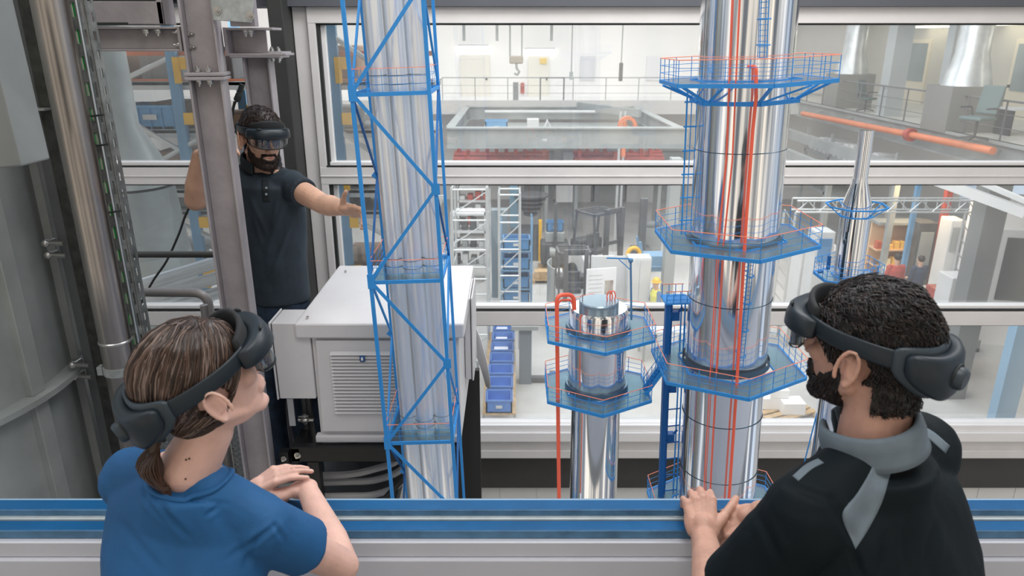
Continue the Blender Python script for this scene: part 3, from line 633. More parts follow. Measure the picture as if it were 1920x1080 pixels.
# stairs between the two deck systems
sa = WZ(1207, 746, .99) if False else W(1210, 740, 2.42); sb_ = W(1247, 690, 2.36)
fl = thing('hologram_stair', sa, 'small blue hologram stair flight linking the short vessel deck to the widest column', 'stairs')
d = sb_-sa; m = MB(); yv = Vector((0, .04, 0)); m.bar((0, 0, 0), d, .004, .016); m.bar(yv, d+yv, .004, .016); m.build('stringer', hb, fl)
m = MB()
for k in range(9): p = d*(k+.5)/9; m.box(p+yv/2+Vector((0, 0, .004)), (.012, .04, .002))
m.build('tread', hb2, fl)
m = MB()
for z in (.03, .055):
    for q in (Vector(), yv): m.cyl(q+Vector((0, 0, z)), d+q+Vector((0, 0, z)), .0013, n=5)
for k in range(6):
    for q in (Vector(), yv): m.cyl(d*k/5+q, d*k/5+q+Vector((0, 0, .055)), .0013, n=5)
m.build('guard_rail', hb, fl)
# ---------------- slim stack behind the right-hand man
KY = 2.7; KX = W(1600, 430, KY).x; KZ = 1.6
stk = thing('hologram_stack', (KX, KY, KZ), 'slim mirror-bright hologram chimney stack tapering at its blue ring, above the bearded viewer', 'tower', rot=(0, -R(1.5), 0))
def kz(v): return W(1600, v, KY).z-KZ
m = MB(); m.lathe([(.054, -1.6), (.054, kz(392)), (.050, kz(378)), (.036, kz(355)), (.027, kz(340)), (.026, kz(330)), (.026, kz(244))], n=48); m.lathe([(.026, kz(244)), (.022, kz(244)), (.022, kz(256))], n=32, cap=False); m.build('shell', chrome, stk)
m = MB(); m.lathe([(.0225, kz(244)), (.0225, kz(250))], n=32); m.build('mouth', gasket, stk)
m = MB(); Pn = [Vector((.11*math.cos(k*PI/4+.2), .11*math.sin(k*PI/4+.2), kz(385))) for k in range(8)]; Pm = [Vector((.062*math.cos(k*PI/4+.2), .062*math.sin(k*PI/4+.2), kz(404))) for k in range(8)]
for k in range(8): m.bar(Pn[k], Pn[(k+1) % 8], .005); m.bar(Pm[k], Pm[(k+1) % 8], .004); m.bar(Pn[k], Pm[k], .003)
m.build('ring_bracket', hb, stk)
pk = hexdeck(stk, (0, 0, kz(516)), .125, .06, .058, n_side=3, name='deck', tag_orange=False)
m = MB(); m.box((-.085, -.01, kz(490)), (.010, .012, .055)); m.ell((-.118, -.02, kz(505)), (.012, .01, .006)); m.build('cabinet_box', hb2, stk)
m = MB(); m.tube([(-.040, -.034, kz(430)), (-.041, -.036, kz(520))], .006, 8); m.ell((-.043, -.036, kz(448)), (.009, .006, .012)); m.tube([(-.035, -.045, kz(340)), (-.040, -.04, kz(430))], .003, 6); m.build('side_duct', mat('duct_dark_chrome', (.10, .14, .18), .2, .9), stk)
m = MB()
for u0, v0, u1, v1 in ((1560, 640, 1488, 895), (1565, 640, 1508, 900)):
    a = W(u0, v0, KY); b = W(u1, v1, KY)
    m.cyl((a.x-KX, 0, a.z-KZ), (b.x-KX, 0, b.z-KZ), .0028, n=6)
m.build('guy_line', hb, stk)
# ---------------- lattice tower with pipe bundle, at the left
LYf = 2.5; s_ = .275; d_ = .31; LX = -.38+.0; LZ = 1.4
lcx = W(763, 546, LYf).x                      # centre of the front face half-way up
lat_ = thing('hologram_lattice_tower', (lcx, LYf+d_/2, LZ), 'blue braced lattice hologram tower around a bundle of silver flue pipes', 'tower', rot=(0, -R(1.8), 0))
hw = s_*.475; y0, y1 = -d_/2, d_/2
zl = [z-LZ for z in (2.087, 1.42, .745, .07)]; zl = [zl[0]+.67]+zl
for x in (-hw, hw):
    for y in (y0, y1): MB().bar((x, y, -1.9), (x, y, 1.3), .013 if y < 0 else .011, .013).build('leg', hb, lat_)
for k, z in enumerate(zl[:-1]):
    zn = zl[k+1]; zm = (z+zn)/2
    m = MB()
    m.bar((-hw, y0-.005, z), (hw, y0-.005, zm), .012, .006, (0, -1, 0)); m.bar((hw, y0-.005, zm), (-hw, y0-.005, zn), .012, .006, (0, -1, 0))
    m.build('front_brace', hb, lat_)
    for a_, b_ in (((-hw, y0, z), (-hw, y1, zm)), ((-hw, y1, zm), (-hw, y0, zn)), ((hw, y0, zm), (hw, y1, z)), ((hw, y0, zm), (hw, y1, zn))): MB().bar(a_, b_, .008).build('side_brace', hb2 if k % 2 else hb, lat_)
    m = MB(); m.box((hw, y0-.008, zm), (.03, .004, .04)); m.box((-hw+.004, y0-.008, zn), (.028, .004, .055)); m.box((-hw, y1, zm), (.035, .006, .03), (0, .7, 0)); m.box((-hw+.008, y1-.004, zm), (.012, .04, .012), (.5, 0, .4)); m.build('node_plate', hb, lat_)
for z in zl[1:]:
    dk_ = MB().bb(-hw, hw, y0, y1, z-.012, z-.008).build('deck', glass_mat('lattice_deck', (.55, .82, .90), .10, .1, .06), lat_)
    m = MB()
    for a, b in (((-hw, y0), (hw, y0)), ((hw, y0), (hw, y1)), ((hw, y1), (-hw, y1)), ((-hw, y1), (-hw, y0))): m.bar((*a, z-.006), (*b, z-.006), .008, .013)
    m.build('edge_beam', hb, dk_)
    m = MB(); t = MB()
    for a, b in (((-hw, y0), (hw, y0)), ((hw, y0), (hw, y1)), ((hw, y1), (-hw, y1)), ((-hw, y1), (-hw, y0))):
        for i in range(5): p = Vector((*a, z)).lerp(Vector((*b, z)), i/5); m.cyl(p, p+Vector((0, 0, .075)), .0011, n=4)
        for h in (.025, .05): m.cyl((*a, z+h), (*b, z+h), .0010, n=4)
        t.cyl((*a, z+.077), (*b, z+.077), .0014, n=4)
    m.build('guard_rail', hb, dk_); t.build('top_rail', hor2, dk_)
for k, (x, y) in enumerate(((-.068, -.02), (.000, -.055), (.068, -.02), (-.035, .075), (.04, .08))):
    m = MB(); m.lathe([(.037, -1.9), (.037, 1.3)], c=(x+.012, y, 0), n=28)
    fp = m.build('flue_pipe', chrome_w, lat_)
    for z in zl[1:]:
        for dz in (.02, .05): MB().lathe([(.0372, z+dz-.0012), (.0385, z+dz), (.0372, z+dz+.0012)], c=(x+.012, y, 0), n=24, cap=False).build('ring_seam', seam_m, fp)
# ================================================================= THE HALL beyond the glass
FZ = -5.8
wall_w = mat('hall_white_wall', (.86, .85, .85), .7, 0, .02, .5)
conc = mat('hall_concrete_floor', (.47, .465, .455), .55, 0, .12, .6, .02, 10)
hgrey = mat('hall_grey_steel', (.33, .35, .35), .5, .1, .12, 1)
hdark = mat('hall_dark_machine', (.085, .09, .097), .5, .2, .2, 3)  # dark tone lightened to put the hall's haze into the colour
hlight = mat('hall_light_grey', (.62, .63, .64), .5, 0, .06, 1)
hblue = mat('crate_blue', (.07, .23, .46), .5, 0, .12, 4)
hblue_p = mat('pale_post_blue', (.16, .33, .52), .5, 0, .1, 2)
horange = mat('hall_orange', (.66, .20, .09), .5, 0, .1, 2)
hyellow = mat('hall_yellow', (.85, .48, .03), .5, 0, .1, 4)
hred = mat('hall_dark_red', (.42, .07, .05), .5, .1, .3, 5)
alub = mat('bright_tube', (.62, .64, .65), .35, .5)
wood = mat('pallet_wood', (.50, .34, .18), .7, 0, .2, 8)
m = MB(); m.bb(-16, 24, WY+.3, 38.5, FZ-.1, FZ); struct(m.build('floor_hall', conc))
m = MB(); m.bb(-16, 24, 38, 38.4, FZ, 8); struct(m.build('wall_back', wall_w))
m = MB(); m.bb(-16.3, -16, WY+.3, 38.4, FZ, 8); struct(m.build('wall_left', mat('hall_side_wall', (.5, .5, .5), .8)))
m = MB(); m.bb(-16, 13.2, 33, 38, -.62, -.30); struct(m.build('floor_mezzanine', mat('mezz_slab', (.70, .70, .70), .7)))
m = MB(); m.bb(-16, 13.2, 35.9, 36.1, -.30, 8); struct(m.build('wall_mezzanine', wall_w))
m = MB(); m.bb(-16, 13.1, 32.9, 33, -.86, -.26); struct(m.build('trim_5', mat('mezz_fascia', (.62, .62, .62), .6)))
# dark strip of machinery/doorways under the mezzanine is real objects: grey door units against the back wall
for k, u in enumerate((1010, 1080, 1140, 1200, 1255)):
    p = W(u, 360, 37.6); m = MB(); m.bb(-.75, .75, -.2, .35, FZ, -3.2); t = m.build('steel_locker', [hgrey, hlight][k % 2], loc=(p.x, 37.5, 0))
    tag(t, ['light grey', 'pale'][k % 2]+' tall locker against the back wall, '+['far left of the row', 'second of the row', 'middle of the row', 'fourth of the row', 'far right of the row'][k], 'locker', 'lockers along the back wall of the hall')
def rail(name, a, b, h, n, label, mt, loc=None, mids=2, r=.02):
    a = Vector(a); b = Vector(b); t = thing(name, a, label, 'railing'); d = b-a
    m = MB(); m.cyl((0, 0, h), d+Vector((0, 0, h)), r*1.2, n=6)
    m.build('top_rail', mt, t)
    m = MB()
    for k in range(1, mids+1): m.cyl((0, 0, h*k/(mids+1)), d+Vector((0, 0, h*k/(mids+1))), r*.5, n=5)
    m.build('mid_rail', mt, t)
    for k in range(n+1): MB().cyl(d*k/n, d*k/n+Vector((0, 0, h)), r, n=6).build('post', mt, t)
    return t
rail('mezzanine_railing', (W(830, 185, 33.1).x, 33.1, -.30), (12.9, 33.1, -.30), 1.0, 11, 'thin grey safety railing along the far mezzanine edge', hgrey)
gate = thing('railing_gate', (W(1013, 175, 33.0).x, 33.0, -.30), 'darker framed gate standing in the far mezzanine railing', 'gate')
m = MB(); gw = W(1057, 175, 33.0).x-W(1013, 175, 33.0).x
m.bar((0, 0, 0), (0, 0, 1.0), .06); m.bar((gw, 0, 0), (gw, 0, 1.0), .06); m.bar((0, 0, 1.0), (gw, 0, 1.0), .05); m.build('gate_frame', mat('gate_grey', (.16, .17, .18), .5), gate)
# mezzanine wall fittings
def wallthing(name, u0, v0, u1, v1, Y, dep, mt, label, cat, bevel=.01, parts=None):
    a = W(u0, v1, Y); b = W(u1, v0, Y); m = MB(); m.bb(0, b.x-a.x, -dep, 0, 0, b.z-a.z)
    if parts:
        t = thing(name, (a.x, Y, a.z), label, cat); m.build(parts, mt, t, bevel=bevel); return t, b.x-a.x, b.z-a.z
    return tag(m.build(name, mt, bevel=bevel, loc=(a.x, Y, a.z)), label, cat)
MWY = 35.88
doorm = mat('cream_door', (.80, .77, .70), .6, 0, .02, 1)
lampm = mat('lamp_glow', (1.0, .95, .85), .4, 0, emit=5)
for k, (u0, v0, u1, v1) in enumerate(((865, 102, 918, 188), (990, 104, 1030, 188))):
    t, w, h = wallthing('mezzanine_door', u0, v0, u1, v1, MWY, .08, doorm, ['left cream door on the far mezzanine, below the brighter wall lamp', 'right cream door on the far mezzanine, with the yellow sign'][k], 'door', parts='door_leaf')
    MB().bb(w*.85, w*.92, -.13, -.08, h*.45, h*.5).build('handle', hdark, t)
for k, (u0, v0, u1, v1) in enumerate(((862, 86, 914, 99), (986, 92, 1038, 102))):
    t, w, h = wallthing('wall_lamp', u0, v0, u1, v1, MWY, .12, lampm, ['glowing lamp over the left cream mezzanine door', 'dimmer glowing lamp over the right cream mezzanine door'][k], 'lamp', parts='lamp_diffuser')
    MB().bb(-.05, w+.05, -.2, 0, h, h+.05).build('lamp_hood', hgrey, t)
wallthing('warning_sign', 1012, 109, 1025, 120, MWY-.1, .03, mat('sign_yellow', (.80, .58, .18), .5), 'small yellow sign on the right mezzanine door', 'sign')
wallthing('notice_board', 1087, 105, 1116, 150, MWY, .05, mat('notice_grey', (.66, .66, .70), .5), 'pale grey notice board on the far white wall, the left one of two', 'notice board')
wallthing('notice_board', 1210, 105, 1240, 150, MWY, .05, mat('notice_grey2', (.78, .78, .80), .5), 'very pale notice board on the far white wall, the right one of two', 'notice board')
wallthing('fire_extinguisher', 976, 155, 983, 176, MWY, .12, hred, 'red fire extinguisher on the far mezzanine wall', 'fire extinguisher', .05)
wallthing('grey_cabinet', 962, 154, 972, 194, 33.5, .3, mat('slim_grey', (.25, .27, .27), .5), 'slim dark grey cabinet standing on the mezzanine beside the extinguisher', 'cabinet')
# crane hook block on chains
p = W(968, 118, 30); hk = thing('crane_hook', p, 'chain hoist hook hanging in front of the far mezzanine wall', 'hook')
m = MB(); m.box((0, 0, .1), (.9, .3, .45)) if False else m.box((0, 0, .12), (.55, .2, .3)); m.build('hook_block', mat('hook_tan', (.36, .32, .26), .5), hk, bevel=.05)
m = MB(); m.tube([(.0, 0, 0), (.02, 0, -.2), (.12, 0, -.34), (.05, 0, -.45), (-.08, 0, -.4)], .05, 8); m.build('hook', hgrey, hk)
m = MB(); m.cyl((-.25, 0, .25), (-.25, 0, 5), .035, n=6); m.cyl((.22, 0, .25), (.22, 0, 5), .03, n=6); m.build('chain', hgrey, hk)
for k, (u, v, x) in enumerate(((1071, 142, ''), (1164, 135, ''))):
    p = W(u, v, 30); t = thing('pendant_control', p, ['left', 'right'][k]+' of two thin pendant controls hanging before the white wall', 'pendant'); MB().cyl((0, 0, .1), (0, 0, 5), .025, n=6).build('cord', hgrey, t); MB().box((0, 0, 0), (.14, .14, [.3, .7][k])).build('grip', [hgrey, hdark][k], t)
for k, u in enumerate((870, 932, 1034)):
    p = W(u, 70, 33.5); t = MB().bar((0, 0, -.15), (0, 0, 3), .12, .2).build('ceiling_bracket', hgrey, loc=p); tag(t, ['leftmost', 'middle', 'rightmost'][k]+' grey bracket hanging from above near the top of the far wall', 'bracket')
# crane bridge frame
crane = thing('crane_bridge', (W(1060, 240, 24).x, 24, -.46), 'big grey rectangular travelling crane frame high in the hall', 'crane')
def CP(u, v, Y): p = W(u, v, Y)-crane.location; p.z = 0; return p
f0, f1 = CP(838, 240, 24), CP(1290, 240, 24); b0, b1 = CP(875, 200, 32), CP(1190, 200, 32)
def ibeam(a, b, h, w, nm, par, mt=hgrey):
    m = MB(); a = Vector(a); b = Vector(b); z = Vector((0, 0, 1)); m.bar(a, b, w, .05); m.bar(a-z*h, b-z*h, w, .05); m.bar(a-z*h/2, b-z*h/2, .06, h); return m.build(nm, mt, par)
ibeam(f0, f1, .62, .35, 'front_girder', crane); ibeam(b0, b1, .5, .3, 'rear_girder', crane)
ibeam(f0+Vector((.1, .2, 0)), b0, .5, .3, 'side_girder', crane); ibeam(f1-Vector((.3, -.2, 0)), b1, .5, .3, 'side_girder', crane)
m = MB(); m.bb(f0.x+1.0, f1.x-1.0, 1.5, 7.4, -.75, -.60); m.build('service_deck', hgrey, crane)
m = MB(); m.bar((1.1, 7.9, .05), (3.2, 4.5, .05), .15, .3); m.build('cross_rail', hgrey, crane)
m = MB(); m.cyl((f0.x+1, 6.8, -.1), (f1.x-1.3, 6.8, -.1), .06, n=8); m.build('deck_pipe', hlight, crane)
def crate(loc, w, d, h, label, mt=hblue, rz=0, grp=None, nm='storage_crate', cat='crate'):
    t = thing(nm, loc, label, cat, grp, rz); m = MB(); e = min(w, d)*.06
    m.bb(-w/2, w/2, -d/2, d/2, 0, e); m.bb(-w/2, w/2, -d/2, -d/2+e, 0, h); m.bb(-w/2, w/2, d/2-e, d/2, 0, h); m.bb(-w/2, -w/2+e, -d/2, d/2, 0, h); m.bb(w/2-e, w/2, -d/2, d/2, 0, h)
    m.build('tub', mt, t); r = MB()
    for a in ((-w/2-e/2, w/2+e/2, -d/2-e/2, -d/2+e/2), (-w/2-e/2, w/2+e/2, d/2-e/2, d/2+e/2), (-w/2-e/2, -w/2+e/2, -d/2, d/2), (w/2-e/2, w/2+e/2, -d/2, d/2)): r.bb(*a, h-e, h)
    for k in range(5): x = -w/2+w*(k+.5)/5; r.bb(x-e*.2, x+e*.2, -d/2-e/2, -d/2, 0, h-e)
    r.build('rim', mt, t); MB().bb(-w*.12, w*.12, -d/2-e*.9, -d/2-e*.5, h*.4, h*.62).build('label_plate', hlight, t)
    return t
dz = -.46-.60
crate((W(931, 240, 27.5).x, 27.5, dz), .82, .6, .5, 'blue crate on the crane frame deck', mat('crate_blue_pale', (.16, .36, .6), .5))
tag(MB().bb(-.22, .22, -.2, .2, 0, .55).build('white_box', hlight, bevel=.02, loc=(W(999, 240, 27.5).x, 27.5, dz)), 'white box on the crane frame deck', 'box')
reel = thing('hose_reel', (W(1176, 235, 27).x, 27.0, dz+.35), 'orange hose reel at the right end of the crane frame deck', 'reel')
MB().lathe([(.22, -.12), (.34, -.12), (.34, .12), (.22, .12), (.22, -.12)], n=28, axis=(0, -1, 0), cap=False).build('coil', horange, reel); MB().bb(-.3, .3, -.15, .15, -.35, -.28).build('reel_foot', hgrey, reel)
tag(MB().tube([(-.2, 0, .0), (0, 0, .5), (.15, 0, .1), (.3, 0, 0)], .07, 8).build('cable_chain', hlight, loc=(W(1026, 238, 27).x, 26.8, dz+.05)), 'pale bent cable guide in the middle of the crane frame', 'cable guide')
# red machine rows under it
for k, (ua, ub, Y) in enumerate(((850, 1030, 31), (1078, 1245, 31))):
    a = W(ua, 300, Y); b = W(ub, 300, Y); t = thing('pipe_rack', (a.x, Y, FZ), ['left of the two long racks of dark red pipework under the crane', 'right of the two long racks of dark red pipework under the crane'][k], 'rack')
    L_ = b.x-a.x; top = a.z-FZ
    m = MB(); rnd = random.Random(k)
    for q in range(4): m.cyl((0, q*.3, top+.05+.13*(q % 2)), (L_, q*.3, top+.05+.1*(q % 3)), .09, n=8)
    for q in range(10): x = L_*(q+.5)/10; m.box((x, rnd.uniform(0, .8), top+.2), (.16, .3, .3+.2*rnd.random()))
    m.build('red_pipework', hred, t); m = MB(); m.bb(0, L_, -.1, 1.1, top-.25, top-.08); m.build('rack_beam', hred, t)
    for x in (.1, L_-.1): MB().bb(x-.07, x+.07, 0, 1, 0, top-.25).build('rack_leg', hgrey, t)
# right gallery
GX = 12.9
m = MB(); m.bb(GX, 24, 6.0, 38, -.55, -.30); struct(m.build('floor_gallery', mat('gallery_floor', (.55, .54, .50), .6, 0, .05, 1)))
gb = thing('gallery_edge_beam', (GX, 20, -.5), 'long grey steel edge beam of the right-hand gallery', 'beam')
m = MB(); m.bb(-.10, 0, -8, 13, -.40, .25); m.bb(-.25, 0, -8, 13, .18, .25); m.bb(-.25, 0, -8, 13, -.42, -.36); m.build('beam', hgrey, gb)
m = MB(); m.bb(17.4, 17.6, 6, 38, -.30, 8); struct(m.build('wall_gallery', mat('gallery_wall', (.58, .56, .50), .7, 0, .04, .6)))
wing = mat('office_glass', (.30, .36, .37), .15, 0, .1, .5)
crm = mat('cream_frame', (.74, .68, .55), .5)
for k, (y, w, h) in enumerate(((32.5, 2.2, 2.6), (28.5, 1.6, 2.6), (25.2, 1.8, 2.6), (22.0, 1.6, 2.8), (19.2, 1.4, 2.6), (17.2, 1.6, 2.6))):
    t = thing('office_window' if k % 2 else 'office_door', (17.4, y, -.30), ['cream office door at the far end of the gallery', 'glazed office window next to the far gallery door', 'cream glazed office door beside the double grey column', 'office window behind the gallery railing', 'cream framed door behind the swivel chair', 'nearest office window on the gallery'][k], 'door' if k % 2 == 0 else 'window')
    z0_ = 0 if k % 2 == 0 else .9
    m = MB(); m.bb(-.06, 0, -w/2, w/2, z0_, h); m.build('frame', crm, t); m = MB(); m.bb(-.08, -.055, -w/2+.18, w/2-.18, z0_+(.9 if k % 2 == 0 else .1), h-.15); m.build('glazing', wing, t)
    if k % 2 == 0: MB().bb(-.14, -.06, w/2-.16, w/2-.1, 1.0, 1.1).build('handle', hdark, t)
for k, y in enumerate((31, 26, 21.5, 17.8)):
    m = MB(); m.bb(-.5, .5, -.9, .9, 0, .06); t = tag(m.build('gallery_lamp', mat('gallery_lamp_glow', (1, .93, .78), .4, 0, emit=3), loc=(16.8, y, 2.75)), ['farthest', 'third from the near end', 'second from the near end', 'nearest'][k]+' warm strip lamp above the gallery offices', 'lamp', 'strip lamps over the gallery offices')
    MB().bb(-.02, .02, -.02, .02, .06, 5).build('lamp_rod', hgrey, t)
colm = mat('gallery_column_grey', (.42, .45, .46), .5, 0, .05, 1)
for k, (u, v, r) in enumerate(((1590, 175, .42), (1668, 195, .30), (1780, 200, .45))):
    y = [30.0, 26.5, 22.0][k]; p = W(u, v, y); x = max(p.x, GX+.5)
    t = thing('gallery_column', (x, y, -.30), ['far light grey round duct column on a dark plinth', 'slim blue-grey square column on the gallery', 'near shiny round duct column on a dark plinth by the swivel chair'][k], 'column')
    if k == 1: MB().bb(-r, r, -r, r, 0, 8).build('shaft', colm, t)
    else:
        MB().lathe([(r*1.5, 1.3), (r, 2.2), (r*.9, 8)], n=24).build('duct_shaft', mat('duct_bright', (.55, .58, .60), .3, .6, .15, 2), t); MB().bb(-r*1.7, r*1.7, -r*1.5, r*1.5, 0, 1.3).build('plinth', mat('plinth_grey', (.22, .22, .21), .6), t)
m = MB(); m.bb(-.4, .4, -.2, .2, 0, 8.3); tag(m.build('gallery_pillar', colm, loc=(14.3, 24.1, -.30)), 'flat grey building pillar between the slim column and the near duct column', 'pillar')
tag(MB().bb(-.9, .9, -1.4, 1.4, 0, .35).build('ceiling_duct', hgrey, bevel=.08, loc=(14.2, 31, 3.0)), 'grey ceiling box hanging over the far end of the gallery', 'duct')
rail('gallery_railing', (GX+.15, 12.8, -.30), (GX+.15, 32.8, -.30), 1.05, 12, 'dark grey railing along the right-hand gallery edge', mat('rail_dark', (.15, .15, .16), .5), r=.025)
# swivel chair, desk chairs
def swivel(loc, label, s=1.0, rz=0):
    t = thing('swivel_chair', loc, label, 'chair', rz=rz); g = mat('chair_green_grey', (.12, .17, .17), .6)
    MB().bb(-.26, .26, -.26, .26, .44, .52).build('seat', g, t, bevel=.03); MB().box((0, .27, .85), (.48, .07, .6), (-.2, 0, 0)).build('backrest', g, t, bevel=.03); MB().cyl((0, 0, .08), (0, 0, .44), .03, n=8).build('gas_lift', hdark, t)
    m = MB()
    for k in range(5): a = 2*PI*k/5; m.bar((0, 0, .1), (.32*math.cos(a), .32*math.sin(a), .05), .04)
    m.build('star_base', hdark, t)
    for s_ in (-1, 1): MB().tube(path([(s_*.28, .2, .5), (s_*.3, .15, .7), (s_*.3, -.2, .7)], .05), .02, 6).build('armrest', hdark, t)
    return t
swivel((W(1835, 215, 19.5).x, 19.5, -.30), 'grey-green swivel chair standing on the gallery by the near duct column', rz=-1.2).scale = (1.25,)*3
swivel((W(1626, 178, 28).x, 28, -.30), 'dark swivel chair farther back on the gallery', rz=.5)
dsk = thing('desk', (W(1850, 220, 21).x+1.3, 20.9, -.30), 'pale desk on the gallery behind the near swivel chair', 'desk'); MB().bb(-.9, .9, -.4, .4, .70, .75).build('desktop', hlight, dsk)
for x in (-.85, .85): MB().bb(x-.03, x+.03, -.35, .35, 0, .7).build('leg', hdark, dsk)
# orange tube, storage below the gallery
ot = thing('orange_tube', (12.2, 20, -1.1), 'long straight orange tube running under the gallery beam', 'tube')
a = W(1505, 213, 31); b = W(1862, 283, 18.6); m = MB(); m.cyl(a-ot.location, b-ot.location, .10, n=12); m.build('tube', horange, ot); mid = a.lerp(b, .68)-ot.location; m = MB(); m.cyl(mid-Vector((0, .1, 0)), mid+Vector((0, .1, 0)), .2, n=12); m.build('coupling', hred, ot)
m = MB()
for k in range(5): q = a.lerp(b, .05+k*.23)-ot.location; m.bar(q, Vector((.75, q.y, .62)), .05)
m.build('hanger', hgrey, ot)
sh = thing('gallery_store_shelf', (12.6, 24, FZ), 'long grey shelf of white boxes and machine parts below the right gallery', 'shelf')
for z in (2.2, 3.6): MB().bb(-.1, 1.4, -.6, 7, z, z+.12).build('shelf_board', hgrey, sh)
for y in (-.5, 2, 4.5, 6.9): MB().bb(-.1, 0, y-.06, y+.06, 0, 4.6).build('upright', hgrey, sh)
rnd = random.Random(4)
for k in range(16):
    y = 23.7+k*.46; w = rnd.uniform(.26, .42); h = rnd.uniform(.4, .7)
    tag(MB().bb(-.35, .35, -w/2, w/2, 0, h).build('white_carton', hlight, bevel=.02, loc=(12.95, y, FZ+3.72)), 'pale carton, '+ORD[k]+' from the near end of the row under the right gallery', 'carton', 'pale cartons in the row under the right gallery')
# long grey conveyor/rail below the gallery
for k, (x, z) in enumerate(((11.6, -1.35), (10.9, -1.9))):
    t = thing('rail_track', (x, 26+k*3, z), ['upper', 'lower'][k]+' of two dark steel runway beams sloping away below the gallery', 'beam'); MB().bb(-.12, .12, -5, 6, -.25, .1).build('beam', hgrey, t)
    for y in (-4.5, 5.5): MB().bb(-.08, .08, y-.08, y+.08, FZ-z, -.25).build('support', hgrey, t)
# ---- big foreground hall columns
tag(MB().bb(-.24, .24, -.24, .24, FZ, -.45).build('hall_column', mat('column_grey', (.19, .20, .20), .6, 0, .06, 1), loc=(W(1843, 450, 15.5).x, 15.5, 0)), 'thick dark grey steel column right of the warm-lit bay', 'column')
tag(MB().bb(-.15, .15, -.2, .2, FZ, -.9).build('hall_column', mat('column_pale', (.36, .38, .38), .6), loc=(W(1264, 450, 20).x, 20.5, 0)), 'pale grey column seen left of the widest hologram column', 'column')
tag(MB().bb(-.17, .17, -.1, .1, FZ, -2.0).build('blue_post', mat('post_blue_pale', (.20, .36, .52), .5, 0, .05, 2), loc=(W(1897, 700, 11.0).x, 11.0, 0)), 'broad pale blue post at the right edge of the lowest window', 'post')
# white cabin with dark window
cbn = thing('site_cabin', (W(1930, 470, 18.6).x, 18.6, FZ), 'white site cabin with a dark window at the right edge', 'cabin', rz=R(-14))
MB().bb(-1.3, 1.3, -.2, 1.0, 0, 3.9).build('cabin_wall', wall_w, cbn); MB().bb(-1.4, 1.4, -.3, 1.1, 3.9, 4.02).build('cabin_roof', hlight, cbn)
dd = MB().bb(-.85, .25, -.26, -.2, 1.0, 3.3).build('door', hlight, cbn); MB().bb(-.68, .08, -.29, -.255, 1.35, 3.1).build('door_window', mat('dark_pane', (.05, .06, .065), .2), dd)
# aluminium truss goal
def truss(a, b, h, nm, par, n=12, r=.025, dep=.3):
    a = Vector(a); b = Vector(b); m = MB(); z = Vector((0, 0, h)); y = Vector((0, dep, 0))
    for o in (Vector(), z, y, z+y): m.cyl(a+o, b+o, r, n=6)
    for k in range(n):
        p = a.lerp(b, k/n); q = a.lerp(b, (k+1)/n); m.cyl(p+(z if k % 2 else Vector()), q+(Vector() if k % 2 else z), r*.6, n=5); m.cyl(p+y, p+z+y, r*.6, n=5)
    return m.build(nm, alub, par)
ty = 17; tg = thing('truss_frame', (W(1670, 400, ty).x, ty, FZ), 'bright aluminium lattice truss goal spanning the warm-lit work bay', 'truss')
def T_(u, v): p = W(u, v, ty); return Vector((p.x-tg.location.x, 0, p.z-FZ))
a, b = T_(1492, 398), T_(1832, 398); b.z = a.z
truss(a, b, .28, 'truss_beam', tg, 16)
for x in (a.x, b.x):
    m = MB()
    for dx in (0, .28): m.cyl((x-dx, 0, 0), (x-dx, 0, a.z), .03, n=6)
    k = 0
    while k*.35 < a.z: m.cyl((x, 0, k*.35), (x-.28, 0, (k+1)*.35), .015, n=5); k += 1
    m.build('truss_leg', alub, tg)
rt = thing('roof_truss', W(1750, 350, 16.0), 'white diagonal girder crossing the upper right of the middle window', 'girder'); m = MB(); m.bar((0, 0, .15), W(1925, 400, 14)-rt.location, .12, .2); m.bar((0, 0, .5), W(1925, 378, 14)-rt.location, .08, .1); m.build('girder', hlight, rt)
# warm-lit work bay: shelf with cartons and lamps
wb_ = thing('warm_lit_shelf', (W(1685, 430, 22).x, 22, FZ), 'warm-lit beige storage shelf with bright small parts in the work bay', 'shelf')
beige = mat('beige_board', (.72, .48, .30), .6)
h0 = W(0, 418, 22).z-FZ; MB().bb(-.75, .75, .2, .3, 0, h0).build('back_board', beige, wb_); MB().bb(-.8, .8, -.3, .3, h0, h0+.08).build('top_board', hgrey, wb_)
for z in (.8, 1.3, 1.8): MB().bb(-.75, .75, -.3, .2, z, z+.05).build('shelf_board', beige, wb_)
rnd = random.Random(9)
for k in range(24):
    z = (.85, 1.35, 1.85)[k//8]; x = -.65+.185*(k % 8)
    c = [(.9, .55, .12), (.85, .75, .5), (.55, .12, .06), (.25, .16, .10)][rnd.randrange(4)]
    tag(MB().bb(-.07, .07, -.1, .1, 0, rnd.uniform(.1, .25)).build('parts_bin', mat('bin_%d' % int(c[0]*100), c, .4), loc=(wb_.location.x+x, 21.85, FZ+z)), 'small '+{90: 'amber', 85: 'cream', 55: 'dark red', 25: 'brown'}[int(round(c[0]*100))]+' parts bin on the '+['lowest', 'middle', 'upper'][k//8]+' warm-lit shelf board, '+ORD[k % 8]+' from left', 'bin', 'parts bins on the warm-lit shelf')
wl = bpy.data.lights.new('work_bay_lamp', 'AREA'); wl.size = 1.2; wl.energy = 90; wl.color = (1, .70, .38); wlo = bpy.data.objects.new('work_bay_lamp', wl); C.objects.link(wlo); wlo.location = (wb_.location.x, 21.0, FZ+4.1)
for k, x in enumerate((-.45, .35)):
    t = thing('bench_lamp', (wb_.location.x+x, 21.3, FZ+1.25), ['left', 'right'][k]+' glowing round task lamp on the workbench in the warm-lit bay', 'lamp'); MB().ell((0, 0, .05), .07).build('bulb', mat('bulb_warm', (1, .85, .6), .4, 0, emit=8), t); MB().cyl((0, 0, 0), (0, 0, -.35), .02, n=6).build('stem', hdark, t)
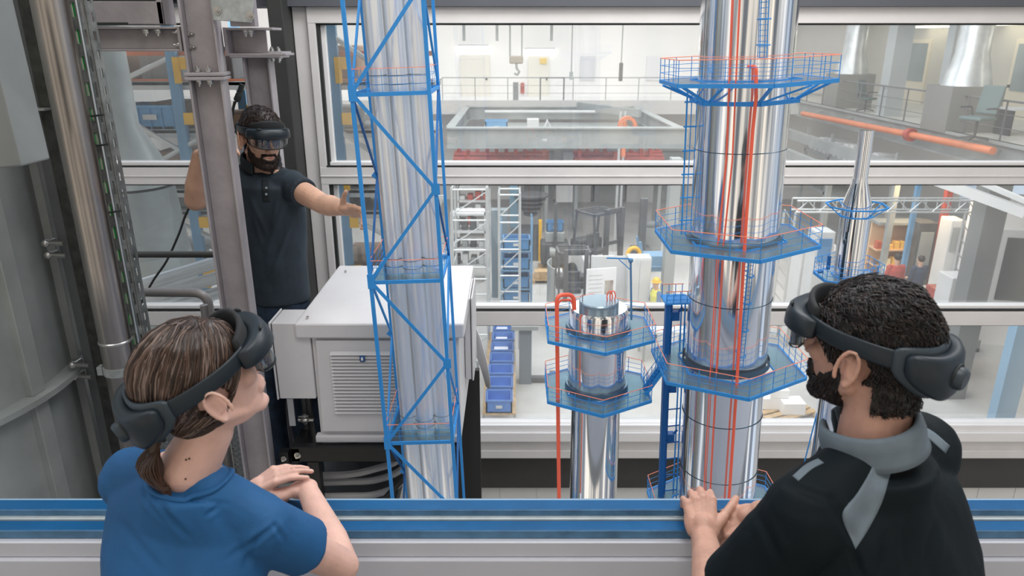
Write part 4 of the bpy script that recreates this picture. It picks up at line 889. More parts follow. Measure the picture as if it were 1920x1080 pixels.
bn = thing('workbench', (wb_.location.x+.5, 20.6, FZ), 'long workbench in front of the people in the warm-lit bay', 'bench'); MB().bb(-1.8, 1.1, -.2, .5, .82, .88).build('worktop', hlight, bn)
for x in (-1.7, 1.0): MB().bb(x-.04, x+.04, -.15, .45, 0, .82).build('leg', hdark, bn)
tag(MB().bb(-.09, .09, -.09, .09, FZ, -1.2).build('red_column', hred, loc=(W(1763, 440, 21.8).x, 21.8, 0)), 'slim dark red column right of the warm-lit bay', 'column')
tag(MB().bb(-.06, .06, -.06, .06, FZ, -1.2).build('blue_upright', hblue_p, loc=(W(1652, 440, 21).x, 19.5, 0)), 'slim light blue upright left of the warm-lit bay', 'post')
for k, (u, v, w, h, c, lb) in enumerate(((1722, 470, .55, 1.9, hdark, 'tall dark control cabinet behind the navy-shirted worker'), (1780, 450, .4, 1.3, hlight, 'white wall box right of the slim red column'), (1536, 470, .5, 1.2, hlight, 'white machine housing left of the warm-lit bay, by the stack'), (1795, 540, .7, .7, hlight, 'pale sloping machine cover beside the dark grey column'), (1755, 570, .35, .9, hred, 'red-fronted floor machine under the aluminium truss'))):
    Y = [21.4, 20.3, 19, 16.6, 17.4][k]; p = W(u, v, Y); t = thing('machine_cabinet', (p.x, Y, FZ), lb, 'cabinet'); top = p.z+h/2-FZ; MB().bb(-w/2, w/2, -.3, .3, 0, top).build('housing', c, t, bevel=.02); MB().bb(-w*.35, w*.35, -.33, -.3, top-h*.7, top-h*.15).build('front_panel', [hgrey, hgrey, hblue, hgrey, hdark][k], t)
# red-white object left of stack (blurred machine)
t = thing('domed_machine', (W(1535, 455, 20).x, 20, FZ), 'machine with a dull red dome behind the stack deck', 'machine'); zt_ = W(0, 462, 20).z-FZ; MB().bb(-.6, .6, -.4, .4, 0, zt_).build('housing', hlight, t, bevel=.03); MB().lathe([(.42, zt_), (.36, zt_+.2), (.18, zt_+.32), (.0, zt_+.36)], n=20, cap=False).build('dome', hred, t)
# ---- middle pane left: scaffold tower, lockers, carts
def scaffold(u0, u1, v_top, Y, dep, label, levels, name='scaffold_tower'):
    a = W(u0, v_top, Y); b = W(u1, v_top, Y); w = b.x-a.x; h = a.z-FZ; t = thing(name, (a.x, Y, FZ), label, 'scaffold')
    for x in (0, w):
        for y in (0, dep): MB().cyl((x, y, 0), (x, y, h), .032, n=8).build('post', alub, t)
    m = MB()
    for k in range(levels):
        z = h*(k+1)/levels-.05
        for y in (0, dep): m.cyl((0, y, z), (w, y, z), .026, n=6)
        for x in (0, w): m.cyl((x, 0, z), (x, dep, z), .026, n=6)
    m.build('ledger', alub, t); m = MB()
    for k in range(levels): z = h*k/levels; m.cyl((0, 0, z+.1), (w, 0, z+h/levels-.1), .016, n=6)
    m.build('diagonal', alub, t)
    for x in (0, w): MB().bb(x-.02, x+.02, 0, dep, h*.55, h*.57).build('ladder_rung', alub, t)
    return t
scaffold(846, 912, 352, 17.5, 1.0, 'bright aluminium scaffold tower at the left of the middle window', 6)
scaffold(935, 975, 362, 18.2, .8, 'narrow aluminium ladder tower in front of the blue crate cart', 6)
for k, (u, lb) in enumerate(((928, 'left grey locker behind the scaffold tower'), (944, 'right grey locker behind the ladder tower'))):
    p = W(u, 400, 22); t = thing('tall_locker', (p.x, 22.6, FZ), lb, 'locker'); MB().bb(-.13, .13, -.2, .2, 0, p.z-FZ).build('body', mat('locker_blue_grey', (.17, .22, .25), .5), t); MB().bb(.07, .09, -.23, -.2, 1.0, 1.15).build('handle', hlight, t)
ct = thing('crate_cart', (W(968, 540, 21).x, 21.0, FZ), 'blue steel cart stacked with blue crates and a yellow stripe at its foot', 'cart'); hw_ = .46
ctz = W(0, 405, 21).z-FZ
for x in (-hw_, hw_): 
    for y in (-.3, .3): MB().bar((x, y, .12), (x, y, ctz), .05).build('post', hblue_p, ct)
for z in (.25, .9, 1.5, 2.1): MB().bb(-hw_, hw_, -.32, .32, z-.04, z).build('shelf', hblue_p, ct)
MB().bb(-hw_, hw_, -.36, -.32, .30, .40).build('yellow_stripe', hyellow, ct)
for x in (-hw_, hw_):
    for y in (-.3, .3): MB().cyl((x-.03, y, .1), (x+.03, y, .1), .1, n=14).build('wheel', hdark, ct)
for k, z in enumerate((.42, .9, 1.5, 2.1)): crate((ct.location.x, 21.0, FZ+z+.002), .80, .56, .36, ['lowest', 'second', 'third', 'topmost'][k]+' blue crate on the crate cart', hblue, 0, 'blue crates on the crate cart')
# storage racks far left in middle pane
for k, (u0, u1, v0, Y, lb) in enumerate(((846, 910, 400, 24, 'grey rack of bright metal parts behind the scaffold tower'), (858, 918, 352, 30, 'pale grey machine rack at the far left of the middle window'))):
    a = W(u0, v0, Y); b = W(u1, v0, Y); w = b.x-a.x; h = a.z-FZ; t = thing('parts_rack', (a.x, Y, FZ), lb, 'rack')
    for x in (0, w): MB().bb(x-.04, x+.04, 0, .8, 0, h).build('upright', hlight, t)
    for q in range(4): MB().bb(0, w, 0, .8, h*(q+1)/4-.08, h*(q+1)/4).build('shelf_board', hlight, t)
    rnd = random.Random(k+3)
    for q in range(16):
        z = h*(q % 4+1)/4-(0 if q % 4 < 3 else 0); x = w*(q//4+.5)/4
        c = [hlight, hdark, hred, hgrey][rnd.randrange(4)]
        if q % 4 < 3: tag(MB().bb(-w*.09, w*.09, .1, .6, 0, rnd.uniform(.15, .4)).build('machine_part', c, bevel=.03, loc=(a.x+x, Y, FZ+z)), 'small '+{hlight: 'pale', hdark: 'dark', hred: 'dull red', hgrey: 'grey'}[c]+' part on the '+['rack behind the scaffold tower', 'far left machine rack'][k]+', board '+['low', 'middle', 'high'][q % 4]+', '+ORD[q//4]+' from left', 'part', ['parts on the rack behind the scaffold tower', 'parts on the far left machine rack'][k])
# dark press machine, pallets
pm = thing('press_machine', (W(985, 430, 27).x, 27, FZ), 'tall dark press machine with a spiral head behind the crate cart', 'machine')
zt_ = W(0, 352, 27).z-FZ; MB().bb(-.55, .55, -.4, .4, 0, zt_*.45).build('base', hdark, pm); MB().bb(-.6, -.3, -.2, .4, zt_*.45, zt_).build('column', mat('machine_teal', (.10, .2, .27), .5), pm)
m = MB()
for k in range(5): m.lathe([(.25+.1*k, zt_*.62+.18*k), (.28+.1*k, zt_*.62+.18*k+.08)], c=(.2, 0, 0), n=20, cap=True)
m.build('spiral_head', hdark, pm); MB().bb(.5, .62, -.45, -.2, 0, 1.6).build('yellow_guard', hyellow, pm)
eng = thing('engine_block', (W(1040, 430, 25.5).x, 25.5, FZ), 'dark engine assembly with a blue crate on top, standing on pallets', 'engine')
MB().bb(-.5, .5, -.4, .4, .30, 1.1).build('block', hdark, eng, bevel=.05); MB().cyl((-.2, -.42, .8), (.2, -.42, .8), .18, n=14).build('pulley', hgrey, eng); MB().bb(-.35, .35, -.3, .3, 1.1, 1.5).build('cylinder_head', hgrey, eng, bevel=.05)
MB().bb(-.06, .06, -.5, -.4, .3, 2.6).build('mast', hdark, eng)
crate((eng.location.x, 25.5, FZ+1.502), .6, .45, .35, 'blue crate on the dark engine assembly', hblue)
def pallet(loc, label, w=1.2, d=.8, rz=0):
    t = thing('wooden_pallet', loc, label, 'pallet', rz=rz)
    for k in range(5): y = -d/2+d*(k+.5)/5; MB().bb(-w/2, w/2, y-d*.07, y+d*.07, .11, .135).build('deck_board', wood, t)
    for x in (-w/2+.06, 0, w/2-.06): MB().bb(x-.05, x+.05, -d/2, d/2, 0, .11).build('bearer', wood, t)
    return t
pallet((W(1040, 460, 25.5).x, 25.5, FZ), 'pallet under the dark engine assembly'); pallet((W(1030, 468, 24).x, 24.2, FZ), 'pallet in front of the engine pallet, carrying cartons')
tag(MB().bb(-.28, .28, -.2, .2, 0, .28).build('cardboard_box', wood, bevel=.01, loc=(W(1018, 460, 24).x, 24.1, FZ+.136)), 'brown cardboard box on the front pallet, left one', 'box'); tag(MB().bb(-.2, .2, -.2, .2, 0, .3).build('cardboard_box', hlight, bevel=.01, loc=(W(1045, 460, 24).x, 24.1, FZ+.136)), 'pale box on the front pallet, right one', 'box')
tag(MB().bb(0, .9, -.02, .02, -.9, 0).build('white_sheet', white_frame, loc=W(1043, 343, 33)), 'white sheet hung in the background under the window bar', 'sheet')
# forklifts
def forklift(loc, label, s=1, rz=0):
    t = thing('forklift', loc, label, 'forklift', rz=rz); t.scale = (s, s, s)
    MB().bb(-.5, .5, -.3, .9, .15, .75).build('chassis', mat('fork_white', (.55, .56, .56), .4), t, bevel=.06); MB().bb(-.48, .48, .5, 1.0, .7, 1.15).build('counterweight', hdark, t, bevel=.08)
    MB().bb(-.25, .25, .05, .45, .75, .9).build('seat', hdark, t, bevel=.04); MB().bb(-.25, .25, .4, .5, .9, 1.35).build('seat_back', hdark, t, bevel=.04)
    g = MB(); 
    for x in (-.47, .47): g.bar((x, -.25, .7), (x, -.1, 2.05), .06); g.bar((x, .8, 1.1), (x, .7, 2.05), .06)
    g.bb(-.5, .5, -.15, -.08, 2.03, 2.1); g.bb(-.5, .5, .68, .75, 2.03, 2.1); g.bb(-.5, -.44, -.15, .75, 2.03, 2.1); g.bb(.44, .5, -.15, .75, 2.03, 2.1)
    for k in range(4): g.bb(-.5, .5, .02+k*.17, .06+k*.17, 2.04, 2.08)
    g.build('overhead_guard', hdark, t)
    for x in (-.3, .3): MB().bb(x-.06, x+.06, -.55, -.42, .1, 2.3).build('mast', hdark, t)
    for z in (.4, 1.2, 2.2): MB().bb(-.36, .36, -.5, -.44, z, z+.1).build('mast_bridge', hdark, t)
    for x in (-.22, .22): MB().bb(x-.05, x+.05, -1.5, -.5, .08, .12).build('fork', hdark, t)
    for x in (-.5, .5):
        for y in (-.1, .75): MB().cyl((x-.08, y, .2), (x+.08, y, .2), .2, n=18).build('wheel', gasket, t)
    return t
forklift((W(1132, 480, 24).x, 24.5, FZ), 'dark forklift with a pale roof frame and tall mast in the middle of the hall', 1.15, R(35))
forklift((W(1078, 560, 20).x, 20.6, FZ), 'nearer forklift facing the camera with a light cab, left of the display boards', 1.0, R(2))
t = thing('stacker_truck', (W(1202, 470, 25).x, 25, FZ), 'tall thin black mast of a stacker right of the far forklift', 'stacker'); MB().bb(-.12, .12, -.1, .1, 0, W(0, 372, 25).z-FZ).build('mast', hdark, t); MB().bb(-.3, .4, 0, .7, .1, .9).build('drive_unit', hdark, t, bevel=.05)
t = thing('waste_bin', (W(1217, 470, 26).x, 26, FZ), 'grey wheeled bin filled with black bags, right of the stacker mast', 'bin'); zt_ = W(0, 424, 26).z-FZ; MB().prism([(-.38, -.3), (.38, -.3), (.42, .3), (-.42, .3)], 0, zt_).build('tub', hgrey, t); MB().ell((0, 0, zt_), (.36, .28, .22)).build('bag', hdark, t)
for k, (u, lb, c, r) in enumerate(((1155, 'grey vertical pipe beside the red-white pole', alub, .07), (1163, 'vertical pole with orange-red bands in the hall', horange, .06))):
    p = W(u, 400, 28); t = thing('marker_pole' if k else 'vertical_pipe', (p.x, 28, FZ), lb, 'pole'); MB().cyl((0, 0, 0), (0, 0, 5.5), r*.8, n=10).build('pole', alub, t)
    if k:
        for q in range(3): MB().cyl((0, 0, 2.9+q*.9), (0, 0, 3.35+q*.9), r*1.5, n=10).build('band', horange, t)
t = thing('covered_machine', (W(1130, 455, 22).x, 22.6, FZ), 'white covered block on a table in front of the far forklift', 'machine'); MB().bb(-.55, .55, -.4, .4, .6, 1.3).build('cover', white_frame, t, bevel=.06)
for x in (-.5, .5): MB().bb(x-.04, x+.04, -.35, .35, 0, .6).build('leg', hdark, t)
# display boards, curved screen, cabinet, yellow pillar, loops
bd = thing('display_board', (W(1127, 530, 18.5).x, 18.5, FZ), 'white display board with grey text blocks and a small photo', 'board', rz=R(12))
w_, z1_ = .42, W(0, 503, 18.5).z-FZ; MB().bb(-w_, w_, -.02, .02, .1, z1_).build('panel', white_frame, bd); MB().bb(.1, .34, -.03, -.02, z1_-.75, z1_-.35).build('picture', mat('poster_photo', (.32, .26, .22), .5, col2=(.55, .5, .45), vscale=5), bd)
for k in range(5): MB().bb(-.36, .02, -.026, -.02, z1_-.2-.12*k, z1_-.17-.12*k).build('text_line', mat('text_grey', (.6, .6, .62), .5), bd)
t = thing('partition_wall', (W(1150, 510, 19.5).x, 19.7, FZ), 'white exhibition partition behind the display board', 'partition'); MB().bb(-.62, .45, -.03, .03, 0, W(0, 480, 19.7).z-FZ).build('panel', hlight, t); MB().bb(-.62, -.05, -.04, -.03, 1.5, 1.75).build('dark_strip', hdark, t)
m = MB(); P = [(math.cos(a)*1.0, math.sin(a)*1.0) for a in [R(150+k*8) for k in range(9)]]
vs = [(x*s2, y*s2, z) for s2 in (1, 1.03) for z in (0, W(0, 495, 19.5).z-FZ) for x, y in P]; n9 = 9; fs = []
for k in range(8): fs += [(k, k+1, 10+k, 9+k), (18+k, 27+k, 28+k, 19+k), (9+k, 10+k, 28+k, 27+k)]
m.add(vs, fs, True); tag(m.build('curved_screen', hgrey, loc=(W(1060, 550, 19.5).x+.5, 19.6, FZ)), 'curved grey free-standing screen left of the nearer forklift', 'screen')
t = thing('white_cupboard', (W(1200, 540, 19).x, 19.4, FZ), 'white double-door cupboard left of the helmeted worker', 'cupboard'); zt_ = W(0, 484, 19.2).z-FZ; MB().bb(-.32, .32, -.2, .25, 0, zt_).build('body', hlight, t, bevel=.01); MB().bb(-.30, -.01, -.22, -.2, .05, zt_-.05).build('door', hlight, t); MB().bb(.01, .30, -.22, -.2, .05, zt_-.05).build('door', hlight, t)
t = thing('yellow_pillar', (W(1171, 520, 19.8).x, 20.1, FZ), 'yellow guarded pillar with an arched top behind the white cupboard', 'pillar'); MB().bb(-.12, .12, -.1, .1, 0, W(0, 488, 20).z-FZ).build('pillar', hyellow, t); zt_ = W(0, 480, 20).z-FZ; MB().tube([(.1+.18*math.cos(a)+.18, 0, zt_-.0+.22*math.sin(a)) for a in [PI*k/8 for k in range(9)]], .06, 8).build('arch', hyellow, t)
tr_ = thing('blue_trolley', (W(1228, 490, 21).x, 21.2, FZ), 'blue trolley with raised handles and a tub behind the helmeted worker', 'trolley'); zb_ = W(0, 505, 21).z-FZ; MB().bb(-.35, .45, -.3, .3, zb_-.05, zb_+.45).build('tub', hblue_p, tr_, bevel=.03)
MB().tube(path([(-.5, -.3, zb_+.9), (-.35, -.3, zb_+.1), (.3, -.3, zb_+.1)], .05), .04, 6).build('handle', hblue_p, tr_); MB().tube(path([(-.5, .3, zb_+.9), (-.35, .3, zb_+.1), (.3, .3, zb_+.1)], .05), .04, 6).build('handle', hblue_p, tr_)
for x in (-.3, .4):
    for y in (-.25, .25): MB().bb(x-.03, x+.03, y-.03, y+.03, 0, zb_-.05).build('leg', hblue_p, tr_)
# ---- lower pane: shelf with blue bins, machine foot, pallets, cone
bs = thing('bin_shelf', (W(935, 770, 13.2).x, 14.6, FZ), 'wooden edged shelf carrying a receding row of blue bins', 'shelf')
zs_ = .55; bx = 0.0; MB().bb(-.36, .36, -1.0, 3.5, zs_-.05, zs_).build('shelf_board', wood, bs)
for y in (-.9, 1.3, 3.4):
    for x in (-.33, .33): MB().bb(x-.03, x+.03, y-.03, y+.03, 0, zs_-.05).build('leg', hgrey, bs)
for k in range(7): 
    crate((bs.location.x+.01*k, 13.85+k*.66, FZ+zs_), .56, .5, .30, ['nearest', 'second', 'third', 'fourth', 'fifth', 'sixth', 'farthest'][k]+' blue bin in the row on the wooden shelf, seen from the near end', mat('bin_blue', (.13, .27, .62), .45, 0, .08, 5), 0, 'blue bins on the wooden shelf')
for k, (dy, w) in enumerate(((3.3, .3), (2.7, .36), (4.2, .3))):
    tag(MB().bb(-w/2, w/2, -.2, .2, 0, .12).build('parcel', white_frame, bevel=.01, loc=(bs.location.x, 13.85+dy-(0 if k else 0), FZ+zs_+.06)), ['small white parcel inside the sixth blue bin', 'white parcel inside the fifth blue bin', 'white parcel inside the farthest blue bin'][k], 'parcel')
mf = thing('lift_table', (W(985, 700, 16).x, 16.2, FZ), 'dark column lift table with a T-shaped foot right of the blue bins', 'lift table'); MB().bb(-.15, .15, -.15, .15, 0, 1.5).build('column', mat('slate_machine', (.16, .19, .22), .5), mf); MB().bb(-.12, .75, -.08, .08, .02, .14).build('foot', hdark, mf); MB().bb(.62, .76, -.35, .35, 0, .14).build('foot_bar', hdark, mf); MB().bb(-.35, .3, -.3, .5, 1.5, 1.6).build('table_top', hgrey, mf)
tag(MB().bb(-.03, .03, -.03, .03, 0, 1.5).build('thin_stand', hgrey, loc=(W(896, 750, 14).x, 14.2, FZ)), 'thin grey upright stand left of the blue bins', 'stand')
pallet((W(1465, 775, 14.5).x, 14.6, FZ), 'pallet with white cartons right of the widest hologram column', 1.3, 1.0, R(25)); pallet((W(1500, 790, 13.8).x+.35, 13.3, FZ), 'long board pallet next to the bearded viewer’s beard', 1.4, .7, R(50))
for k, (dx, dy, dz_, w) in enumerate(((-.25, .1, .136, .5), (.2, -.15, .136, .5), (-.1, .1, .42, .42))):
    tag(MB().bb(-w/2, w/2, -.2, .2, 0, .28 if k < 2 else .2).build('white_carton', white_frame, bevel=.01, loc=(W(1465, 775, 14.5).x+dx*.9, 14.6+dy, FZ+dz_)), ['left lower white carton on the pallet', 'right lower white carton on the pallet', 'topmost white carton on the pallet'][k], 'carton')
p = WZ(1889, 637, FZ); cn = thing('traffic_cone', p, 'orange and white striped traffic cone on the hall floor, far right', 'traffic cone')
MB().bb(-.2, .2, -.2, .2, 0, .04).build('base', horange, cn); MB().lathe([(.15, .04), (.115, .19)], n=20).build('cone_body', horange, cn); MB().lathe([(.115, .19), (.09, .3)], n=20).build('white_band', white_frame, cn); MB().lathe([(.09, .3), (.065, .42)], n=20).build('cone_middle', horange, cn); MB().lathe([(.065, .42), (.048, .5)], n=20).build('white_band', white_frame, cn); MB().lathe([(.048, .5), (.03, .58)], n=20).build('cone_tip', horange, cn)
p = WZ(1800, 655, FZ); t = thing('floor_machine', p, 'low grey machine frame on the hall floor behind the bearded viewer’s headset', 'machine'); MB().bb(-.5, .4, -.2, .3, .1, .35).build('frame', hgrey, t, bevel=.02); MB().bb(-.1, .15, -.1, .2, .35, .7).build('motor', hdark, t, bevel=.03); MB().bb(-.5, -.4, -.2, .3, 0, .1).build('foot', hdark, t); MB().bb(.3, .4, -.2, .3, 0, .1).build('foot', hdark, t)
for k, (u, v) in enumerate(((1430, 640), (1240, 668))):
    p = WZ(u, v, FZ); t = thing('work_table', p, ['low grey work table seen between the widest column and the bearded viewer', 'grey work table seen left of the stair mast'][k], 'table'); MB().bb(-.6, .6, -.4, .4, .8, .86).build('table_top', hlight, t)
    for x in (-.55, .55):
        for y in (-.35, .35): MB().bb(x-.03, x+.03, y-.03, y+.03, 0, .8).build('leg', hgrey, t)
# ---- left window: racking with blue posts, duct cones, crate
RY = 8.4
def rackpost(u, v, Y, label):
    p = W(u, v, Y); t = thing('rack_post', (p.x, Y, FZ), label, 'post'); MB().bb(-.055, .055, -.04, .04, 0, 10).build('post', hblue_p, t)
    for k in range(11):
        MB().bb(.055, .16, -.05, -.02, 2.35+k*.6, 2.48+k*.6).build('clip', hyellow, t); 
        if k % 2: MB().bb(.02, .09, -.06, -.03, 2.2+k*.6, 2.48+k*.6).build('clip_plate', hyellow, t)
    return t
rackpost(346, 270, RY-.06, 'thick blue rack post with yellow clips seen left of the splice column'); rackpost(451, 150, RY+1.01, 'blue rack post seen between the two steel columns'); rackpost(628, 150, RY-.06, 'blue rack post seen through the left edge of the main window')
rk = thing('rack_shelving', (W(270, 300, RY).x, RY, FZ), 'pallet racking of pale beams, braces and dark stored goods beyond the left window', 'rack')
def rz_(v, Y=RY): return W(300, v, Y).z-FZ
xa, xb = -2.6, 3.4
for v in (160, 250, 362, 402, 520, 600, 660):
    m = MB(); m.bb(xa, xb, 0, .05, rz_(v)-.05, rz_(v)+.04); m.bb(xa, xb, .9, .95, rz_(v)-.05, rz_(v)+.04); m.build('shelf_beam', hlight, rk)
MB().bb(xa, xb, -.01, .04, rz_(101)-.02, rz_(101)+.03).build('top_beam', horange, rk); MB().bb(xa, xb, 0, .05, rz_(152), rz_(152)+.02).build('orange_strip', horange, rk)
def lp(u, v, Y=RY-.07): p = W(u, v, Y); return p-rk.location
for a, b in (((185, 172), (328, 104)), ((216, 211), (352, 290)), ((295, 305), (370, 262)), ((278, 392), (402, 447)), ((260, 590), (400, 480)), ((250, 560), (396, 470)), ((612, 60), (700, 120)), ((612, 230), (720, 300)), ((645, 400), (720, 440))):
    MB().cyl(lp(*a), lp(*b), .03, n=8).build('brace', alub, rk)
goods = [('dark_machine_part', hdark), ('brown_carton', mat('carton_brown', (.23, .15, .10), .7)), ('grey_casting', hgrey)]
rnd = random.Random(12)
for j, v in enumerate((160, 250, 362, 402, 520)):
    for k in range(9):
        x = xa+.3+k*.66+rnd.uniform(-.1, .1); q = rnd.randrange(3); h = rnd.uniform(.15, .42)
        if j == 1 and k < 2: continue
        nm, mm_ = goods[q]
        tag(MB().bb(-rnd.uniform(.14, .27), rnd.uniform(.14, .27), .2, .8, 0, h).build(nm, mm_, bevel=.02, loc=(rk.location.x+x, RY, FZ+rz_(v)+.041)), ['dark machine part', 'brown carton', 'grey casting'][q]+' on the '+['topmost', 'second', 'third', 'fourth', 'lowest'][j]+' racking level, '+ORD[k]+' from the left', ['part', 'carton', 'casting'][q], ['dark machine parts', 'brown cartons', 'grey castings'][q]+' on the '+['topmost', 'second', 'third', 'fourth', 'lowest'][j]+' racking level')
for j, v in enumerate((160, 250, 362, 402, 520)): MB().bb(xa, xb, .0, .95, rz_(v)+.0, rz_(v)+.035).build('shelf_board', mat('rack_board_grey', (.30, .30, .29), .7), rk)
cz = rz_(250)+.041; ca = W(226, 230, RY); cb_ = W(334, 230, RY)
crate(((ca.x+cb_.x)/2, RY+.3, FZ+cz), cb_.x-ca.x, .5, .27, 'light blue crate with a white label on the racking beyond the left window', mat('crate_light_blue', (.12, .34, .60), .5, 0, .1, 8))
m = MB(); m.bb(-6, 8, 0, .1, FZ, 4.5); tag(m.build('rear_rack_wall', mat('rack_back_dark', (.13, .13, .125), .8, 0, .5, 1.5), loc=(-9.4, 12.5, 0)), 'dark grey backdrop of stored goods behind the racking', 'backdrop') if False else None
# duct: cone and lower drum
dc = thing('conical_duct', (W(235, 300, 7.2).x, 7.2, FZ), 'pale sheet-metal duct widening downwards behind the left window', 'duct')
dm = mat('duct_sheet', (.46, .50, .49), .4, .3, .1, 3, .1, 20)
def dz_(v): return W(230, v, 7.2).z-FZ
dx0 = (W(212, 150, 7.2).x-dc.location.x)
MB().lathe([(.16, dz_(40)), (.17, dz_(100)), (.18, dz_(232)), (.35, dz_(300)), (.42, dz_(345))], c=(dx0-.02, 0, 0), n=40).build('cone', dm, dc)
MB().lathe([(.40, dz_(350)), (.46, dz_(470))], c=(dx0+.0, 0, 0), n=40).build('lower_drum', mat('drum_sheet', (.36, .40, .40), .4, .2, .1, 3), dc)
MB().lathe([(.46, dz_(470)), (.5, dz_(470)-.3), (.3, dz_(470)-.9), (.3, 0)], c=(dx0, 0, 0), n=40).build('hopper', dm, dc)
for k, v in enumerate((530, 560, 590)):
    o = MB().cyl((0, 0, 0), (1.7, .55, .42), .055, n=10).build('long_pipe', alub if k != 1 else hlight, loc=W(230, v+15, 5.6)); tag(o, ['upper', 'middle', 'lower'][k]+' of three long pale pipes running away low behind the left window', 'pipe', None)
# ================================================================= PEOPLE
from mathutils import noise as mnoise
skin_f = mat('skin_fair', (.74, .46, .375), .5, 0, .08, 14, .05, 120, sss=.25)
skin_m = mat('skin_warm', (.58, .325, .24), .5, 0, .12, 16, .08, 110, sss=.2)
skin_t = mat('skin_tan', (.66, .40, .285), .5, 0, .10, 16, .06, 110, sss=.2)
def merge(dst, src, M):
    return dst.add(src.v, src.f, True, M)
def organic(name, mb, vox, it, m, parent, base, disp=None, fac=.5):
    me = mb.mesh('tmp'); o = bpy.data.objects.new('tmp', me); C.objects.link(o)
    r = o.modifiers.new('r', 'REMESH'); r.mode = 'VOXEL'; r.voxel_size = vox; r.use_smooth_shade = True
    s = o.modifiers.new('s', 'SMOOTH'); s.iterations = it; s.factor = fac
    dg = bpy.context.evaluated_depsgraph_get(); dg.update(); ev = o.evaluated_get(dg); nm = bpy.data.meshes.new_from_object(ev)
    bpy.data.objects.remove(o); bpy.data.meshes.remove(me)
    n = len(nm.vertices); co = np.empty(n*3); nm.vertices.foreach_get('co', co); co = co.reshape(-1, 3)
    if disp:
        no = np.empty(n*3); nm.vertices.foreach_get('normal', no); no = no.reshape(-1, 3)
        d = np.array([disp(Vector(c), Vector(q)) for c, q in zip(co, no)]); co = co+no*d[:, None]
    nm.vertices.foreach_set('co', (co-np.array(base)).ravel()); nm.update()
    nm.polygons.foreach_set('use_smooth', [True]*len(nm.polygons)); nm.materials.clear()
    nm.materials.append(m); nm.name = name
    ob = bpy.data.objects.new(name, nm); C.objects.link(ob); ob.parent = parent
    return ob
def head_mb(female=False):
    m = MB(); j = .92 if female else 1.0
    m.ell((0, -.012, .030), (.074, .096, .088), nu=32, nv=20); m.ell((0, .020, -.02), (.064*j, .072, .098), nu=28, nv=18)
    m.ell((0, .030, -.080), (.052*j, .056, .038), nu=24, nv=14); m.ell((0, .072, -.104), (.022*j, .020, .017))
    for s in (-1, 1):
        m.cap((s*.056*j, -.005, -.060), (s*.020*j, .068, -.100), .016, .014, 12)     # jaw line
        m.ell((s*.040, .064, -.018), (.022, .020, .020)); m.ell((s*.030, .078, .022), (.020, .012, .010))
        m.ell((s*.011, .098, -.034), (.008, .011, .007))
    m.cap((0, .088, .014), (0, .108, -.028), .0075, .0105, 12); m.ell((0, .086, .030), (.028, .012, .012))
    m.ell((0, .088, -.058), (.024*j, .012, .0065), (-.15, 0, 0)); m.ell((0, .087, -.070), (.021*j, .012, .0075)); m.ell((0, .080, -.064), (.030, .014, .020))
    return m
def ear_mb(s):
    """s=+1 for the ear on local +x"""
    m = MB(); c = Vector((s*.073, -.012, -.012))
    P = []
    for k in range(15):
        t = R(-80)+R(300)*k/14
        P.append(c+Vector((s*(.010+.006*math.sin(t*.5)**2), -.017*math.cos(t)*.9-.006*math.sin(t), .031*math.sin(t))))
    m.tube(P, [.0038]*15, 8); m.ell(c+Vector((s*.006, .002, -.029)), (.006, .009, .009)); m.ell(c+Vector((s*.003, .0, -.002)), (.006, .016, .026))
    m.cap(c+Vector((s*.008, -.002, .016)), c+Vector((s*.009, .001, -.014)), .0035, .003, 8)
    m.v = [(c.x+(x-c.x)*1.25+s*.006, c.y+(y-c.y)*1.12, c.z+(z-c.z)*1.12) for x, y, z in m.v]
    m.ell(c, (.010, .012, .022))
    return m
def hand_mb(side, curl=(.3, .3, .3, .3), thumb=(.6, .3), spread=.10, sc=1.0, tcurl=.35, tdrop=.3):
    """wrist at origin, fingers along +y, back of the hand +z, thumb on local x = side"""
    m = MB()
    kx = [.030, .010, -.010, -.029]; ky = [.088, .092, .087, .078]; L = [(.042, .025, .020), (.046, .028, .021), (.042, .026, .020), (.033, .019, .018)]
    r0 = [.0095, .0098, .0092, .0082]
    for i in range(4):
        x = side*kx[i]; a = side*spread*(1.5-i)*.5
        m.cap((side*kx[i]*.55, .008, -.001), (x, ky[i], 0), .0135, .0110, 12)
        p = Vector((x, ky[i], 0)); c = curl[i]; ang = 0; q = [1.0, 1.15, .7]
        for jn in range(3):
            ang += c*q[jn]; d = Vector((math.sin(a)*math.cos(ang), math.cos(a)*math.cos(ang), -math.sin(ang))); e = p+d*L[i][jn]
            m.cap(p, e, r0[i]*(1-.09*jn), r0[i]*(1-.09*(jn+1)), 12); p = e
        m.ell((x, ky[i], .002), (.0105, .011, .0105), nu=12, nv=8)
    m.ell((0, .045, -.003), (.036, .048, .014)); m.ell((side*.024, .030, -.008), (.017, .030, .016)); m.ell((-side*.024, .038, -.006), (.015, .036, .014))
    p = Vector((side*.020, .018, -.006)); ta = thumb[0]; td = tdrop
    for L_, r_ in ((.044, .0145), (.034, .0110), (.027, .0100)):
        d = Vector((side*math.sin(ta)*math.cos(td), math.cos(ta)*math.cos(td), -math.sin(td))); e = p+d*L_
        m.cap(p, e, r_, r_*.88, 12); p = e; ta -= tcurl*.6; td += .05
    m.cap((0, -.01, 0), (0, .03, -.001), .024, .026, 14)
    m.v = [(x*sc, y*sc, z*sc) for x, y, z in m.v]
    return m
def frame(loc, fwd, up):
    """matrix whose +y looks along fwd and +z close to up"""
    y = Vector(fwd).normalized(); z = Vector(up); z = (z-y*z.dot(y)).normalized(); x = y.cross(z)
    M = Matrix((x, y, z)).transposed().to_4x4(); M.translation = Vector(loc); return M
def limb(m, pts, rad, n=18):
    for k in range(len(pts)-1): m.cap(pts[k], pts[k+1], rad[k], rad[k+1], n)
